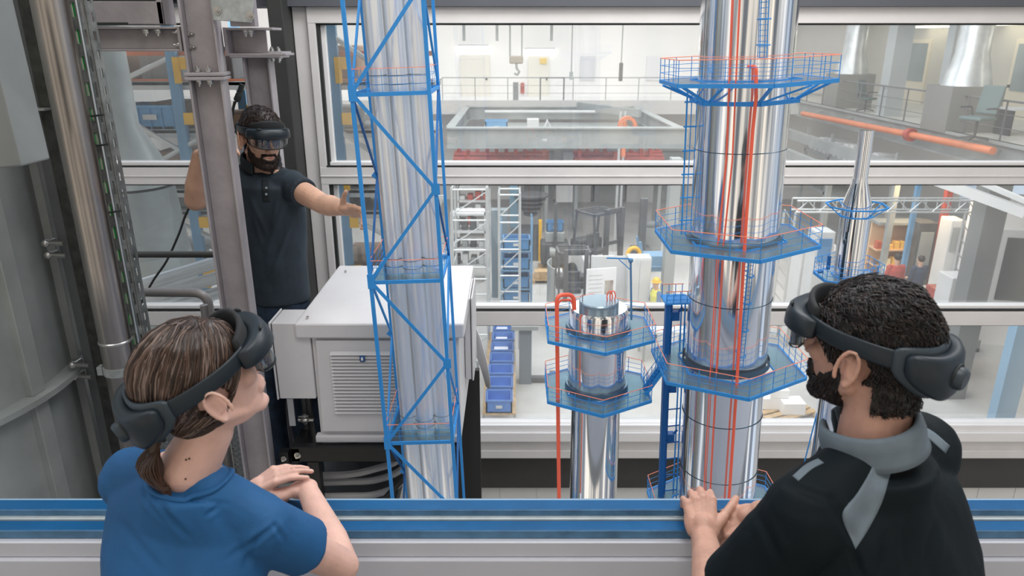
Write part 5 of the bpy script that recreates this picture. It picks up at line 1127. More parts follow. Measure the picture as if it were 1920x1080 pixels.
def ring_loft(m, rings, n=32, cap=True):
    """rings: list of (center, rx, ry, xdir, ydir)"""
    vs = []
    for c, rx, ry, xd, yd in rings:
        for i in range(n):
            t = 2*PI*i/n; vs.append(Vector(c)+Vector(xd)*rx*math.cos(t)+Vector(yd)*ry*math.sin(t))
    fs = []
    for k in range(len(rings)-1):
        for i in range(n): fs.append((k*n+i, k*n+(i+1) % n, (k+1)*n+(i+1) % n, (k+1)*n+i))
    if cap: fs += [tuple(range(n))[::-1], tuple((len(rings)-1)*n+i for i in range(n))]
    return m.add(vs, fs, True)
def wbvh(ob, base):
    me = ob.data; b = Vector(base)
    return BVHTree.FromPolygons([v.co+b for v in me.vertices], [p.vertices[:] for p in me.polygons])
def patch(name, ob, base, Mh, pred, off, m, parent, nz_=0.0, nsc=60, it=2, vox=None):
    """shell lifted off the part of a body where pred(head-local point) holds; closed at its rim so it has thickness"""
    me = ob.data; b = Vector(base); inv = Mh.inverted(); keep = {}; vs = []; ins = []; src = []
    def val(i):
        v = me.vertices[i]; w = v.co+b; l = inv @ w; return pred(l), l, w, v.normal
    cache = {}
    for p in me.polygons:
        c = inv @ (p.center+b)
        if c.length > .20 or pred(c) <= 0: continue
        src.append(p.vertices[:])
    for f in src:
        for i in f:
            if i not in keep:
                s, l, w, n = val(i); k = max(0., min(1., s/.012)); o = off*k*(1+nz_*mnoise.noise(l*nsc)) if not callable(off) else off(l)*k
                keep[i] = len(vs); vs.append(w+n*(o+.0004)); ins.append(w-n*.003)
    N = len(vs); fs = [tuple(keep[i] for i in f) for f in src]; cnt = {}
    for f in fs:
        for a, c in zip(f, f[1:]+f[:1]): cnt[(a, c)] = 1
    fs2 = [tuple(N+i for i in f[::-1]) for f in fs]; rim = [(a, N+a, N+c, c) for (a, c) in cnt if (c, a) not in cnt]
    mm = MB(); mm.add([v-b for v in vs+ins], fs+fs2+rim, True); o = mm.build(name, m, parent, sharp=False)
    bv = BVHTree.FromPolygons(vs, fs) if fs else None
    return o, bv, vs, fs
def strands(name, bv, vs, fs, Mh, n, L, step, fld, lift, rad, mats, parent, base, seed=1, wob=.0, lenfun=None, sides=3):
    """hair strands walking over the surface along a direction field given in head-local space"""
    rnd = random.Random(seed); inv = Mh.inverted(); R3 = Mh.to_3x3(); b = Vector(base); mbs = [MB() for _ in mats]; wts = []
    for _ in range(n):
        f = fs[rnd.randrange(len(fs))]; p = vs[f[0]].lerp(vs[f[2 if len(f) > 2 else 1]], rnd.random()); P = [p]; ll = L*(rnd.uniform(.6, 1.1))
        if lenfun: ll *= lenfun(inv @ p)
        k = max(3, int(ll/step)); ph = rnd.uniform(0, 6.28); q = p.copy()
        for s in range(k):
            l = inv @ q
            if (Vector((abs(l.x), l.y, l.z))-Vector((.082, -.012, -.018))).length < .031: break
            d = R3 @ fld(l, s/k, rnd, ph)
            q = q+d.normalized()*step; loc, nn, idx, dist = bv.find_nearest(q)
            if loc is not None:
                h = (q-loc).dot(nn); t = lift*(s+1)/k
                if callable(lift): t = lift
                q = loc+nn*max(h if h < t*1.5 else t*1.5, t*.6) if h < t*3+.02 else q
            P.append(q.copy())
        if len(P) > 2:
            r = rad*rnd.uniform(.7, 1.3); mi = rnd.randrange(len(mats))
            mbs[mi].tube([x-b for x in P], [r]+[r*1.0]*(len(P)-2)+[r*.25], sides, cap=False)
    big = MB(); idx = []
    for mi, q in enumerate(mbs):
        big.add(q.v, q.f, True); idx += [mi]*len(q.f)
    me = big.mesh(name); me.polygons.foreach_set('use_smooth', [True]*len(me.polygons))
    for mm in mats: me.materials.append(mm)
    me.polygons.foreach_set('material_index', idx); o = bpy.data.objects.new(name, me); C.objects.link(o); o.parent = parent
    return o
def strip_on(name, bv, pts, widths, m, parent, base, off=.003, n=24, wdir=(1, 0, 0)):
    """cloth band laid on a surface"""
    P = spl(pts, n//(len(pts)-1)); mb = MB(); vs = []; K = len(P); J = 7; b = Vector(base)
    for k, p in enumerate(P):
        w = np.interp(k/(K-1), [i/(len(widths)-1) for i in range(len(widths))], widths); d = (P[min(k+1, K-1)]-P[max(k-1, 0)]).normalized()
        loc, nn, _, _ = bv.find_nearest(p); s = d.cross(nn).normalized()
        for j in range(J):
            q = loc+s*w*(j/(J-1)-.5); l2, n2, _, _ = bv.find_nearest(q); vs.append(l2+n2*off-b)
    N = len(vs); nv = [v for v in vs]; fs = []
    for k in range(K-1):
        for j in range(J-1): a = k*J+j; fs.append((a, a+1, a+J+1, a+J))
    mb.add(nv, fs, True); o = mb.build(name, m, parent, sharp=False); sd = o.modifiers.new('thickness', 'SOLIDIFY'); sd.thickness = .002; sd.offset = -1
    return o
# ---------------- mixed-reality headset
hs_m = mat('headset_slate', (.009, .017, .024), .42, 0, .08, 30, .02, 200)
hs_soft = mat('headset_soft_pad', (.018, .020, .022), .8, 0, .1, 40, .1, 300)
hs_hi = mat('headset_slate_light', (.030, .044, .055), .4)
lens_m = glass_mat('visor_lens', (.55, .60, .62), .30, .02, .0)
def headset(Mh, label, hair=.010):
    t = bpy.data.objects.new('mixed_reality_headset', None); C.objects.link(t); t.matrix_world = Mh; tag(t, label, 'headset'); t.empty_display_size = .05
    A, B = .080+hair, .100+hair
    zof = lambda a: .038+.016*math.sin(a)            # a=90deg is the front; the band drops towards the back
    def pos(a, out=0.0, z=0.0):
        e = .86; x = math.copysign(abs(math.cos(a))**e, math.cos(a))*(A+out); y = math.copysign(abs(math.sin(a))**e, math.sin(a))*(B+out)-.008
        return Vector((x, y, zof(a)+z))
    def loft(nm, a0, a1, n, hf, tf, of, zf, mt, par=None, tilt=0):
        vs = []; K = 10
        for i in range(n+1):
            a = R(a0+(a1-a0)*i/n); h = hf(i/n); th = tf(i/n); o = of(i/n); z = zf(i/n)
            for k in range(K):
                q = 2*PI*k/K; cx_ = math.copysign(abs(math.cos(q))**.55, math.cos(q)); cz_ = math.copysign(abs(math.sin(q))**.55, math.sin(q))
                vs.append(pos(a, o+th/2+cx_*th/2-tilt*cz_*h, z+cz_*h/2))
        fs = [tuple(range(K))[::-1], tuple(n*K+k for k in range(K))]
        for i in range(n):
            for k in range(K): fs.append((i*K+k, i*K+(k+1) % K, (i+1)*K+(k+1) % K, (i+1)*K+k))
        o = MB().add(vs, fs, True).build(nm, mt, par or t, sharp=False); return o
    one = lambda x: lambda s: x
    loft('side_band', 180+38, 180-38-0, 1, one(.001), one(.001), one(0), one(0), hs_m) if False else None
    for s0, s1 in ((42, -48), (138, 228)): loft('side_band', s0, s1, 18, lambda s: .030+.006*s, one(.006), one(.0), lambda s: -.002-.004*s, hs_m)
    # rear pack
    bump = lambda s: math.sin(PI*s)
    loft('rear_frame', 214, 326, 26, lambda s: .036+.062*bump(s)**.6, one(.010), one(.0), lambda s: -.006-.020*bump(s), hs_hi)
    loft('rear_pack', 224, 316, 26, lambda s: .026+.056*bump(s)**.5, lambda s: .012+.019*bump(s)**.6, one(.005), lambda s: -.008-.022*bump(s), hs_m)
    loft('rear_pad', 226, 314, 22, lambda s: .04+.03*bump(s), one(.012), one(-.012), lambda s: -.006-.012*bump(s), hs_soft)
    c = pos(R(270), .034, -.030); kn = MB(); kn.lathe([(.0, .014), (.016, .014), (.0195, .010), (.0205, 0), (.0205, -.006)], c=c, n=28, axis=(0, -1, -.1), cap=False)
    kn.build('adjust_knob', hs_hi, t); kr = MB(); kr.lathe([(.0215, -.006), (.025, -.006), (.025, .001), (.0215, .001)], c=c, n=28, axis=(0, -1, -.1), cap=False); kr.build('knob_recess', gasket, t)
    # front: brow pad, housing, lens
    loft('brow_pad', 38, 142, 24, lambda s: .040+.016*bump(s), one(.012), one(-.008), lambda s: .008+.006*bump(s), hs_soft)
    vz = loft('visor_housing', 30, 150, 30, lambda s: .032+.012*bump(s)**.5, lambda s: .010+.028*bump(s)**.5, lambda s: .002+.002*bump(s), lambda s: -.008, hs_m, None, .10)
    for a in (66, 114):
        o = MB(); p = pos(R(a), .030, .014); o.ell(p, (.010, .0035, .004), (0, 0, R(a-90))); o.build('vent_slot', gasket, vz)
    for a in (50, 58, 90, 130): o = MB(); p = pos(R(a), .033 if 60 < a < 120 else .029, -.010); o.ell(p, (.0048, .003, .0048), (0, 0, R(a-90))); o.build('camera_eye', gasket, vz)
    ln = loft('visor_lens', 40, 140, 24, lambda s: .014+.036*bump(s)**.45, one(.003), lambda s: .012+.014*bump(s)**.5, lambda s: -.036-.011*bump(s), lens_m)
    loft('lens_rim', 40, 140, 24, one(.0022), one(.0045), lambda s: .0115+.014*bump(s)**.5, lambda s: -.043-.029*bump(s)**.45, gasket, ln)
    loft('inner_combiner', 62, 118, 16, one(.022), one(.003), one(.006), one(-.036), mat('combiner_dark', (.03, .035, .04), .1), ln)
    return t
def cloth_noise(sc, amp, str_=(1, 1, 1), seed=0):
    o = Vector((seed*3.1, seed*1.7, seed))
    return lambda c, n: amp*(mnoise.noise(Vector((c.x*str_[0], c.y*str_[1], c.z*str_[2]))*sc+o)+.4*mnoise.noise(Vector((c.x*str_[0], c.y*str_[1], c.z*str_[2]))*sc*2.3+o))
def dirn(psi, left): # facing direction, psi degrees away from +-x towards +y
    return Vector(((-1 if left else 1)*math.cos(R(psi)), math.sin(R(psi)), 0))
# =============== the woman in the blue T-shirt
wb0 = (-.66, 1.12, 0)
wm_ = thing('person', wb0, 'person in a blue T-shirt with a short ponytail leaning on the rail at the left', 'person')
Hc = W(381, 712, 1.22); Mw = frame(Hc, dirn(41, False)+Vector((0, 0, .30)), (0, 0, 1))
neck = Vector((-.628, 1.205, 1.465)); SR = Vector((-.502, 1.20, 1.335)); SL = Vector((-.790, 1.285, 1.385))
ER = Vector((-.385, 1.34, 1.120)); WR = W(575, 915, 1.575); EL = Vector((-.885, 1.50, 1.18)); WL = W(470, 925, 1.575)
pel = Vector((-.66, 1.05, .97)); chest = Vector((-.650, 1.20, 1.29)); waist = Vector((-.67, 1.11, 1.12))
sdir = (SR-SL).normalized(); fw = Vector((0, 0, 1)).cross(sdir).normalized()
b = MB(); merge(b, head_mb(True), Mw); merge(b, ear_mb(1), Mw); merge(b, ear_mb(-1), Mw)
limb(b, [Mw @ Vector((0, -.022, -.045)), Mw @ Vector((0, -.035, -.10)), neck], [.052, .047, .056])
up = Vector((0, 0, 1))
limb(b, [neck-up*.01, SR+up*.02], [.042, .044]); limb(b, [neck-up*.01, SL+up*.02], [.042, .044]); limb(b, [SR, SL], [.05, .05])
ring_loft(b, [(pel-up*.08, .15, .11, sdir, fw), (pel+up*.02, .155, .11, sdir, fw), (waist, .125, .09, sdir, fw), (chest, .15, .105, sdir, fw), (chest+up*.04, .12, .07, sdir, fw)])
limb(b, [SR, SR.lerp(ER, .5), ER], [.046, .042, .037]); limb(b, [ER, ER.lerp(WR, .3), ER.lerp(WR, .75), WR], [.036, .040, .030, .0255])
limb(b, [SL, SL.lerp(EL, .5), EL], [.046, .042, .037]); limb(b, [EL, EL.lerp(WL, .3), EL.lerp(WL, .75), WL], [.036, .040, .030, .0255])
MR = frame(WR, (-.80, .15, -.28), (.25, .55, .8)); merge(b, hand_mb(-1, (.9, .9, .9, .9), (.5, .2), .06, .90), MR)
MLh = frame(WL+Vector((0, 0, .008)), (W(530, 888, 1.585)-WL), (-.1, -.25, 1)); merge(b, hand_mb(1, (.28, .30, .34, .45), (.42, .2), .08, .92, .15, .35), MLh)
for s in (-1, 1):
    h = pel+sdir*s*.085-up*.06; k = Vector((h.x+s*.01, 1.14, .50)); a = Vector((h.x+s*.02, 1.08, .09)); limb(b, [h, k, a], [.075, .052, .038]); limb(b, [a, a+Vector((.01, .13, -.05))], [.036, .028])
bodyw = organic('body', b, .0034, 4, skin_f, wm_, wb0)
# shirt
s = MB(); nb = neck-up*.035
limb(s, [nb+sdir*.035, SR+up*.010], [.050, .058]); limb(s, [nb-sdir*.035, SL+up*.010], [.050, .058]); limb(s, [SR, SL], [.066, .066])
ring_loft(s, [(pel-up*.10, .172, .13, sdir, fw), (pel+up*.02, .17, .125, sdir, fw), (waist, .152, .112, sdir, fw), (chest, .170, .130, sdir, fw), ((SR+SL)/2-fw*.012+up*.005, .168, .112, sdir, fw), (nb-fw*.014+up*.014, .080, .074, sdir, fw)])
limb(s, [SR, SR.lerp(ER, .42)], [.064, .062]); s.cyl(SR.lerp(ER, .2), SR.lerp(ER, .50), .063, .063, 24)
limb(s, [SL, SL.lerp(EL, .42)], [.064, .062]); s.cyl(SL.lerp(EL, .2), SL.lerp(EL, .60), .063, .060, 24)
s.cap(chest-fw*.06+up*.05, waist-fw*.05, .07, .08) if False else None
tee = mat('tshirt_blue', (.009, .092, .245), .75, 0, .10, 6, .10, 260)
def folds(lst):
    def f(c):
        u, v = UV(c); d = 0
        for (u0, v0), (u1, v1), w, h in lst:
            du, dv = u1-u0, v1-v0; L2 = du*du+dv*dv; t = ((u-u0)*du+(v-v0)*dv)/L2
            if -.1 < t < 1.1:
                s = ((u-u0)*dv-(v-v0)*du)/math.sqrt(L2)/w; d += h*(-math.exp(-s*s)+.6*math.exp(-(s-1.6)**2)+.5*math.exp(-(s+1.6)**2))*max(0, math.sin(PI*(t+.1)/1.2))
        return d
    return f
fold_w = folds([((262, 905), (285, 955), 5, .005), ((285, 930), (355, 1008), 6, .006), ((276, 938), (318, 985), 5, .0035), ((385, 968), (412, 948), 5, .004), ((482, 1000), (458, 1066), 7, .004), ((458, 1030), (516, 984), 5, .006), ((512, 980), (530, 1012), 5, .004), ((425, 1050), (480, 1008), 6, .003), ((225, 980), (300, 1070), 9, .003), ((330, 935), (425, 945), 5, .0025)])
def wr(c, n):
    d = cloth_noise(9, .0045, (1.4, 1.2, .8), 2)(c, n)+(fold_w(c) if n.z > -.3 else 0)
    return d
    # pulled folds running from the neckline across the shoulder blade and into the sleeve
    for a, e_, w, h in ((Vector((-.70, 1.14, 1.43)), Vector((-.60, 1.06, 1.20)), .013, .014), (Vector((-.73, 1.15, 1.42)), Vector((-.68, 1.05, 1.24)), .012, .012), (Vector((-.66, 1.13, 1.44)), Vector((-.56, 1.10, 1.30)), .010, .010), (SR+Vector((-.05, .0, .02)), SR+Vector((.03, -.05, -.08)), .010, -.010), (SR+Vector((0, .03, .06)), SR+Vector((.05, -.03, -.03)), .009, .010)):
        t = max(0, min(1, (c-a).dot(e_-a)/(e_-a).length_squared)); q = (c-a.lerp(e_, t)).length; d += h*math.exp(-(q/w)**2)*math.sin(PI*(.15+.7*t))
    return d
teeo = organic('tshirt', s, .0045, 7, tee, wm_, wb0, wr)
# neckline binding
Nn = (neck-Mw.translation); bvT = wbvh(teeo, wb0)
nc = neck+Vector((-.002, .0, -.018)); ax = (Vector((.10, .05, 1))).normalized(); xx = ax.orthogonal().normalized(); yy_ = ax.cross(xx); P = []
for k in range(40):
    t = 2*PI*k/40; q = nc+(xx*math.cos(t)+yy_*math.sin(t))*.074; l, n_, _, _ = bvT.find_nearest(q); P.append(l+n_*.0015-Vector(wb0))
MB().tube(P, .0055, 8, closed=True).build('neck_binding', tee, wm_)
jn = mat('jeans_dark', (.02, .03, .05), .8, 0, .2, 20)
l = MB()
for s_ in (-1, 1):
    h = pel+sdir*s_*.085-up*.06; k = Vector((h.x+s_*.01, 1.14, .50)); a = Vector((h.x+s_*.02, 1.08, .10)); limb(l, [h, k, a], [.092, .066, .052])
ring_loft(l, [(pel-up*.16, .16, .12, sdir, fw), (pel+up*.02, .158, .115, sdir, fw)])
organic('trousers', l, .008, 3, jn, wm_, wb0)
def shoes(parent, base, feet, d=(0, 1, 0)):
    for a in feet:
        q = MB(); a = Vector(a); d_ = Vector(d); q.cap((a.x, a.y-.03, .045), (a.x+d_.x*.16, a.y+d_.y*.16, .035), .042, .036); organic('shoe', q, .006, 2, hs_soft, parent, base)
shoes(wm_, wb0, [(pel.x+sdir.x*s_*.085+s_*.02, 1.08) for s_ in (-1, 1)])
hairs = [mat('hair_brown_dark', (.030, .018, .013), .42, 0, .2, 60), mat('hair_brown', (.075, .042, .028), .38), mat('hair_brown_light', (.17, .105, .075), .36), mat('hair_ash_highlight', (.26, .19, .16), .34)]
def scalp_w(l):
    if l.z < -.085 or abs(l.x) < .0: return -1
    if abs(l.x) > .070 and l.z < .030 and l.y > -.050: return -1
    front = .052-l.y+.55*max(0, l.z-.0)                       # hairline over the forehead
    low = l.z-(-.075+max(0, l.y+.02)*1.05)                      # rises from the nape to the temple
    if l.z > .02: low = 1
    ear = 1
    if (Vector((abs(l.x), l.y*.95-.003, l.z))-Vector((.08, -.012, -.018))).length < .036: ear = -1
    return min(front, low, ear, .05)
hs, bvH, hv, hf = patch('hair', bodyw, wb0, Mw, scalp_w, .011, hairs[0], wm_, .25, 50)
tailp = Vector((-.0, -.112, -.062))
def fldw(l, s, rnd, ph):
    d = tailp-l; d.z -= .02; v = Vector((0, -.35, -.9)) if l.y > -.02 and l.z > -.01 else Vector((0, 0, 0))
    return d.normalized()*.9+v*.55+Vector((0, 0, .08*math.sin(ph+s*5)))
strands('hair_strands', bvH, hv, hf, Mw, 2600, .15, .008, fldw, .0035, .0011, [hairs[0], hairs[0], hairs[0], hairs[1], hairs[1], hairs[2], hairs[3]], hs, wb0, 5)
pt = MB(); rnd = random.Random(3)
t0 = tailp+Vector((0, -.004, 0))
for k in range(240):
    a = rnd.uniform(0, 6.28); r_ = rnd.uniform(.0, .027); e_ = Vector((r_*math.cos(a)*1.0, -.045-.3*r_, -.085-rnd.uniform(-.015, .02)+.3*r_*math.sin(a)))
    P = [Mw @ (t0+Vector((.008*math.cos(a), 0, .008*math.sin(a)))), Mw @ (t0+Vector((r_*math.cos(a)*1.2, -.034+r_*math.sin(a)*.8, -.030))), Mw @ (t0+e_+Vector((0, .014, 0))), Mw @ (t0+e_*1.02+Vector((-.3*r_*math.cos(a), .024, -.012)))]
    pt.tube([q-Vector(wb0) for q in spl(P, 4)], .0016, 4, cap=False)
pt.build('ponytail', hairs[1], hs, sharp=False); o = MB().ell(Mw @ (t0+Vector((0, -.030, -.045)))-Vector(wb0), (.017, .017, .034)).build('ponytail_core', hairs[0], hs)
MB().lathe([(.011, -.004), (.013, 0), (.011, .004)], c=Mw @ t0-Vector(wb0), n=18, axis=(0, -.5, -.8), cap=False).build('hair_tie', hs_soft, hs)
mole = mat('mole_brown', (.12, .05, .03), .6); bvB = wbvh(bodyw, wb0)
for u, v in ((349, 862), (348, 898), (446, 802), (452, 806), (355, 860)):
    dvec = W(u, v, 1)-Vector((0, 0, CH)); h = bvB.ray_cast(Vector((0, 0, CH)), dvec.normalized())
    if h[0]: MB().ell(h[0]-Vector(wb0), .0022, nu=8, nv=6).build('mole', mole, bodyw)
headset(Mw, 'dark slate mixed-reality headset worn by the person in the blue T-shirt', .012)
# =============== the bearded man at the right
mb0 = (.70, 1.02, 0)
mn = thing('person', mb0, 'bearded person in a black polo with grey collar leaning on the rail at the right', 'person')
Hm = W(1624, 650, 1.20); Mm = frame(Hm, dirn(50, True)+Vector((0, 0, -.02)), (0.0, 0, 1))
neck = Vector((.668, 1.160, 1.545)); SL = Vector((.530, 1.085, 1.430)); SR = Vector((.826, 1.275, 1.450))
EL = Vector((.425, 1.19, 1.13)); WL = W(1320, 1008, 1.455); ER = Vector((.74, 1.45, 1.20)); WR = W(1425, 962, 1.50)
pel = Vector((.76, .98, .98)); chest = Vector((.715, 1.14, 1.33)); waist = Vector((.745, 1.03, 1.14))
sdir = (SR-SL).normalized(); fw = up.cross(sdir).normalized()
b = MB(); merge(b, head_mb(), Mm); merge(b, ear_mb(1), Mm); merge(b, ear_mb(-1), Mm)
limb(b, [Mm @ Vector((0, -.020, -.045)), Mm @ Vector((0, -.035, -.10)), neck], [.060, .057, .066])
limb(b, [neck-up*.015, SR+up*.02], [.05, .055]); limb(b, [neck-up*.015, SL+up*.02], [.05, .055]); limb(b, [SR, SL], [.06, .06])
ring_loft(b, [(pel-up*.08, .165, .12, sdir, fw), (pel+up*.02, .165, .12, sdir, fw), (waist, .16, .11, sdir, fw), (chest, .185, .125, sdir, fw), (chest+up*.04, .15, .09, sdir, fw)])
limb(b, [SL, EL], [.055, .045]); limb(b, [EL, EL.lerp(WL, .3), EL.lerp(WL, .8), WL], [.044, .046, .034, .031])
limb(b, [SR, ER], [.055, .045]); limb(b, [ER, ER.lerp(WR, .3), ER.lerp(WR, .8), WR], [.044, .046, .034, .031])
MLm = frame(WL, W(1310, 935, 1.54)-WL, (-.05, -.1, 1)); merge(b, hand_mb(1, (.75, .72, .72, .8), (.75, .3), .14, 1.10, .10, .05), MLm)
MRm = frame(WR, (-.62, .05, -.30), (-.25, -.35, 1)); merge(b, hand_mb(-1, (.95, .95, .95, .95), (.45, .2), .10, 1.06), MRm)
for s_ in (-1, 1):
    h = pel+sdir*s_*.09-up*.06; k = Vector((h.x, 1.06, .50)); a = Vector((h.x, 1.0, .09)); limb(b, [h, k, a], [.08, .056, .042]); limb(b, [a, a+Vector((-.02, .13, -.05))], [.038, .03])
bodym = organic('body', b, .0034, 4, skin_m, mn, mb0)
s = MB(); nb = neck-up*.045
limb(s, [neck-up*.028+sdir*.04, SR+up*.014], [.060, .077]); limb(s, [neck-up*.028-sdir*.04, SL+up*.014], [.060, .077]); limb(s, [SR, SL], [.078, .078])
ring_loft(s, [(pel-up*.10, .185, .14, sdir, fw), (pel+up*.02, .185, .14, sdir, fw), (waist, .185, .135, sdir, fw), (chest, .205, .148, sdir, fw), ((SR+SL)/2-fw*.01, .20, .130, sdir, fw), (nb.lerp((SR+SL)/2, .5)-fw*.012+up*.01, .135, .105, sdir, fw), (nb-fw*.012+up*.028, .100, .098, sdir, fw)])
limb(s, [SL, SL.lerp(EL, .5)], [.078, .080]); s.cyl(SL.lerp(EL, .2), SL.lerp(EL, .72), .078, .082, 24)
limb(s, [SR, SR.lerp(ER, .5)], [.078, .076]); s.cyl(SR.lerp(ER, .2), SR.lerp(ER, .75), .078, .078, 24)
blk = mat('polo_black', (.0032, .0075, .0100), .7, 0, .15, 7, .10, 260, spec=.2)
gry = mat('polo_grey', (.15, .19, .22), .75, 0, .08, 20, .08, 300)
cnm = cloth_noise(8, .005, (1.3, 1.3, .7), 5); fold_m = folds([((1600, 1030), (1618, 1090), 8, .006), ((1560, 930), (1605, 1020), 9, .005), ((1700, 960), (1705, 1080), 12, .005), ((1750, 980), (1735, 1080), 10, .005), ((1470, 905), (1560, 940), 9, .004), ((1660, 1000), (1650, 1080), 9, .004), ((1420, 960), (1470, 1060), 10, .005)])
poloo = organic('polo_shirt', s, .0045, 16, blk, mn, mb0, lambda c, n: cnm(c, n)+(fold_m(c) if n.z > -.3 else 0))
bvP = wbvh(poloo, mb0)
def hitP(u, v, bv):
    d = (W(u, v, 1)-Vector((0, 0, CH))).normalized(); h = bv.ray_cast(Vector((0, 0, CH)), d); return h[0] if h[0] is not None else W(u, v, 1.2)
def band(name, A, B_, bv, m, parent, base, off=.0012, J=8, n=6):
    """cloth band sewn on the shirt between two seams"""
    A = [Vector((*p, 0)) for p in A]; B_ = [Vector((*p, 0)) for p in B_]; a = spl(A, n); b_ = spl(B_, n); vs = []; b0 = Vector(base); fs = []
    for p, q in zip(a, b_):
        for j in range(J):
            s = p.lerp(q, j/(J-1)); h = hitP(s.x, s.y, bv); l, nn, _, _ = bv.find_nearest(h); vs.append(h+nn*off-b0)
    for k in range(len(a)-1):
        for j in range(J-1): i = k*J+j; fs.append((i, i+1, i+J+1, i+J))
    o = MB().add(vs, fs, True).build(name, m, parent, sharp=False); sd = o.modifiers.new('thickness', 'SOLIDIFY'); sd.thickness = .0022; sd.offset = -1
    return o
band('shoulder_stripe', ((1646, 835), (1634, 878), (1607, 925), (1579, 967), (1603, 1026)), ((1672, 832), (1670, 880), (1656, 935), (1632, 985), (1604, 1030)), bvP, gry, mn, mb0)
band('shoulder_stripe', ((1716, 806), (1742, 824), (1772, 850)), ((1728, 798), (1752, 812), (1780, 836)), bvP, gry, mn, mb0)
band('shoulder_stripe', ((1545, 868), (1522, 880), (1497, 902)), ((1534, 860), (1510, 872), (1486, 893)), bvP, gry, mn, mb0)
def collar(nm, c, ax, r1, r2, h, m, parent, base, open_dir, bv=None, gap=.5, flare=.012):
    """folded polo collar: inner stand and outer leaf, open towards open_dir"""
    ax = Vector(ax).normalized(); o = Vector(open_dir); o = (o-ax*o.dot(ax)).normalized(); q = ax.cross(o); vs = []; N = 44; prof = [(-.004, -.2), (-.003, .5), (.000, .95), (.004, 1.02), (.009, .9), (.013, .45), (flare, -.1), (flare+.004, -.35)]
    for i in range(N+1):
        t = gap*.5+(2*PI-gap)*i/N; e_ = o*math.cos(t)*r2+q*math.sin(t)*r1; en = e_.normalized(); dip = .35*h*max(0, math.cos(t))**2
        for dr, z in prof: vs.append(Vector(c)+e_+en*dr+ax*(z*h-dip)-Vector(base))
    K = len(prof); fs = []
    for i in range(N):
        for k in range(K-1): a = i*K+k; fs.append((a, a+1, a+K+1, a+K))
    ob = MB().add(vs, fs, True).build(nm, m, parent, sharp=False); sd = ob.modifiers.new('t', 'SOLIDIFY'); sd.thickness = .003; sd.offset = 0; return ob
collar('collar', neck+Vector((-.004, .004, .012)), (-.30, .02, 1), 0.072, .078, .046, gry, mn, mb0, dirn(50, True))
l = MB()
for s_ in (-1, 1):
    h = pel+sdir*s_*.09-up*.06; limb(l, [h, Vector((h.x, 1.06, .50)), Vector((h.x, 1.0, .10))], [.10, .075, .06])
ring_loft(l, [(pel-up*.16, .175, .13, sdir, fw), (pel+up*.02, .172, .125, sdir, fw)])
organic('trousers', l, .008, 3, jn, mn, mb0); shoes(mn, mb0, [(pel.x+sdir.x*s_*.09, 1.0) for s_ in (-1, 1)], (-.2, 1, 0))
hb_ = [mat('hair_black', (.008, .0065, .006), .4, 0, .2, 60), mat('hair_black_soft', (.018, .014, .012), .35), mat('hair_dark_brown', (.045, .028, .022), .4)]
def scalp_m(l):
    if abs(l.x) > .071 and l.z < .030 and l.y > -.050: return -1
    front = .058-l.y+.45*max(0, l.z)
    low = l.z-(-.098+max(0, l.y+.035)*1.25)
    if l.z > .02: low = 1
    if (Vector((abs(l.x), l.y, l.z))-Vector((.08, -.010, -.018))).length < .037: return -1
    if l.y > -.045 and l.z < -.045: return -1
    return min(front, low, .05)
volm = lambda l: (.011+.003*max(0, min(1, (l.z-.03)/.06)))*(1+.45*mnoise.noise(l*30))
hs, bvH, hv, hf = patch('hair', bodym, mb0, Mm, scalp_m, volm, hb_[0], mn)
def fldm(l, s, rnd, ph):
    d = Vector((l.x*1.5, -.6+2.0*l.y, -1.1-4*max(0, -l.z))) if l.z < .06 else Vector((l.x*3+.3*math.sin(ph), -1.0, .15*math.cos(ph)))
    return d.normalized()+Vector((math.sin(ph+s*4), math.cos(ph*1.3+s*4), math.sin(ph*.7+s*4)))*.55
strands('hair_strands', bvH, hv, hf, Mm, 3800, .034, .005, fldm, .005, .0011, [hb_[0], hb_[1], hb_[1], hb_[2]], hs, mb0, 8, lenfun=lambda l: 1.0 if l.z > -.02 else .5)
def beard_f(l, ear=.02):
    if l.z > -.028 or l.y < .010: return -1
    up_ = -.052-l.z+max(0, (.045-l.y))*.8
    if l.y > .075 and (l.x/.026)**2+((l.z+.064)/.0085)**2 < 1: return -1
    if l.y > .055 and abs(l.x) > .030 and l.z > -.068: return -1
    low = l.z+.128
    return min(up_ if l.y < .07 else -.048-l.z, low, l.y-.010, .05)
bd_, bvb, bvv, bf = patch('beard', bodym, mb0, Mm, beard_f, .005, hb_[0], mn, .3, 60)
strands('beard_strands', bvb, bvv, bf, Mm, 1500, .009, .003, lambda l, s, r, ph: Vector((l.x*4, .3+.2*math.sin(ph), -1)), .002, .0008, [hb_[0], hb_[1], hb_[2]], bd_, mb0, 3)
headset(Mm, 'dark slate mixed-reality headset worn by the bearded person in the black polo', .010)
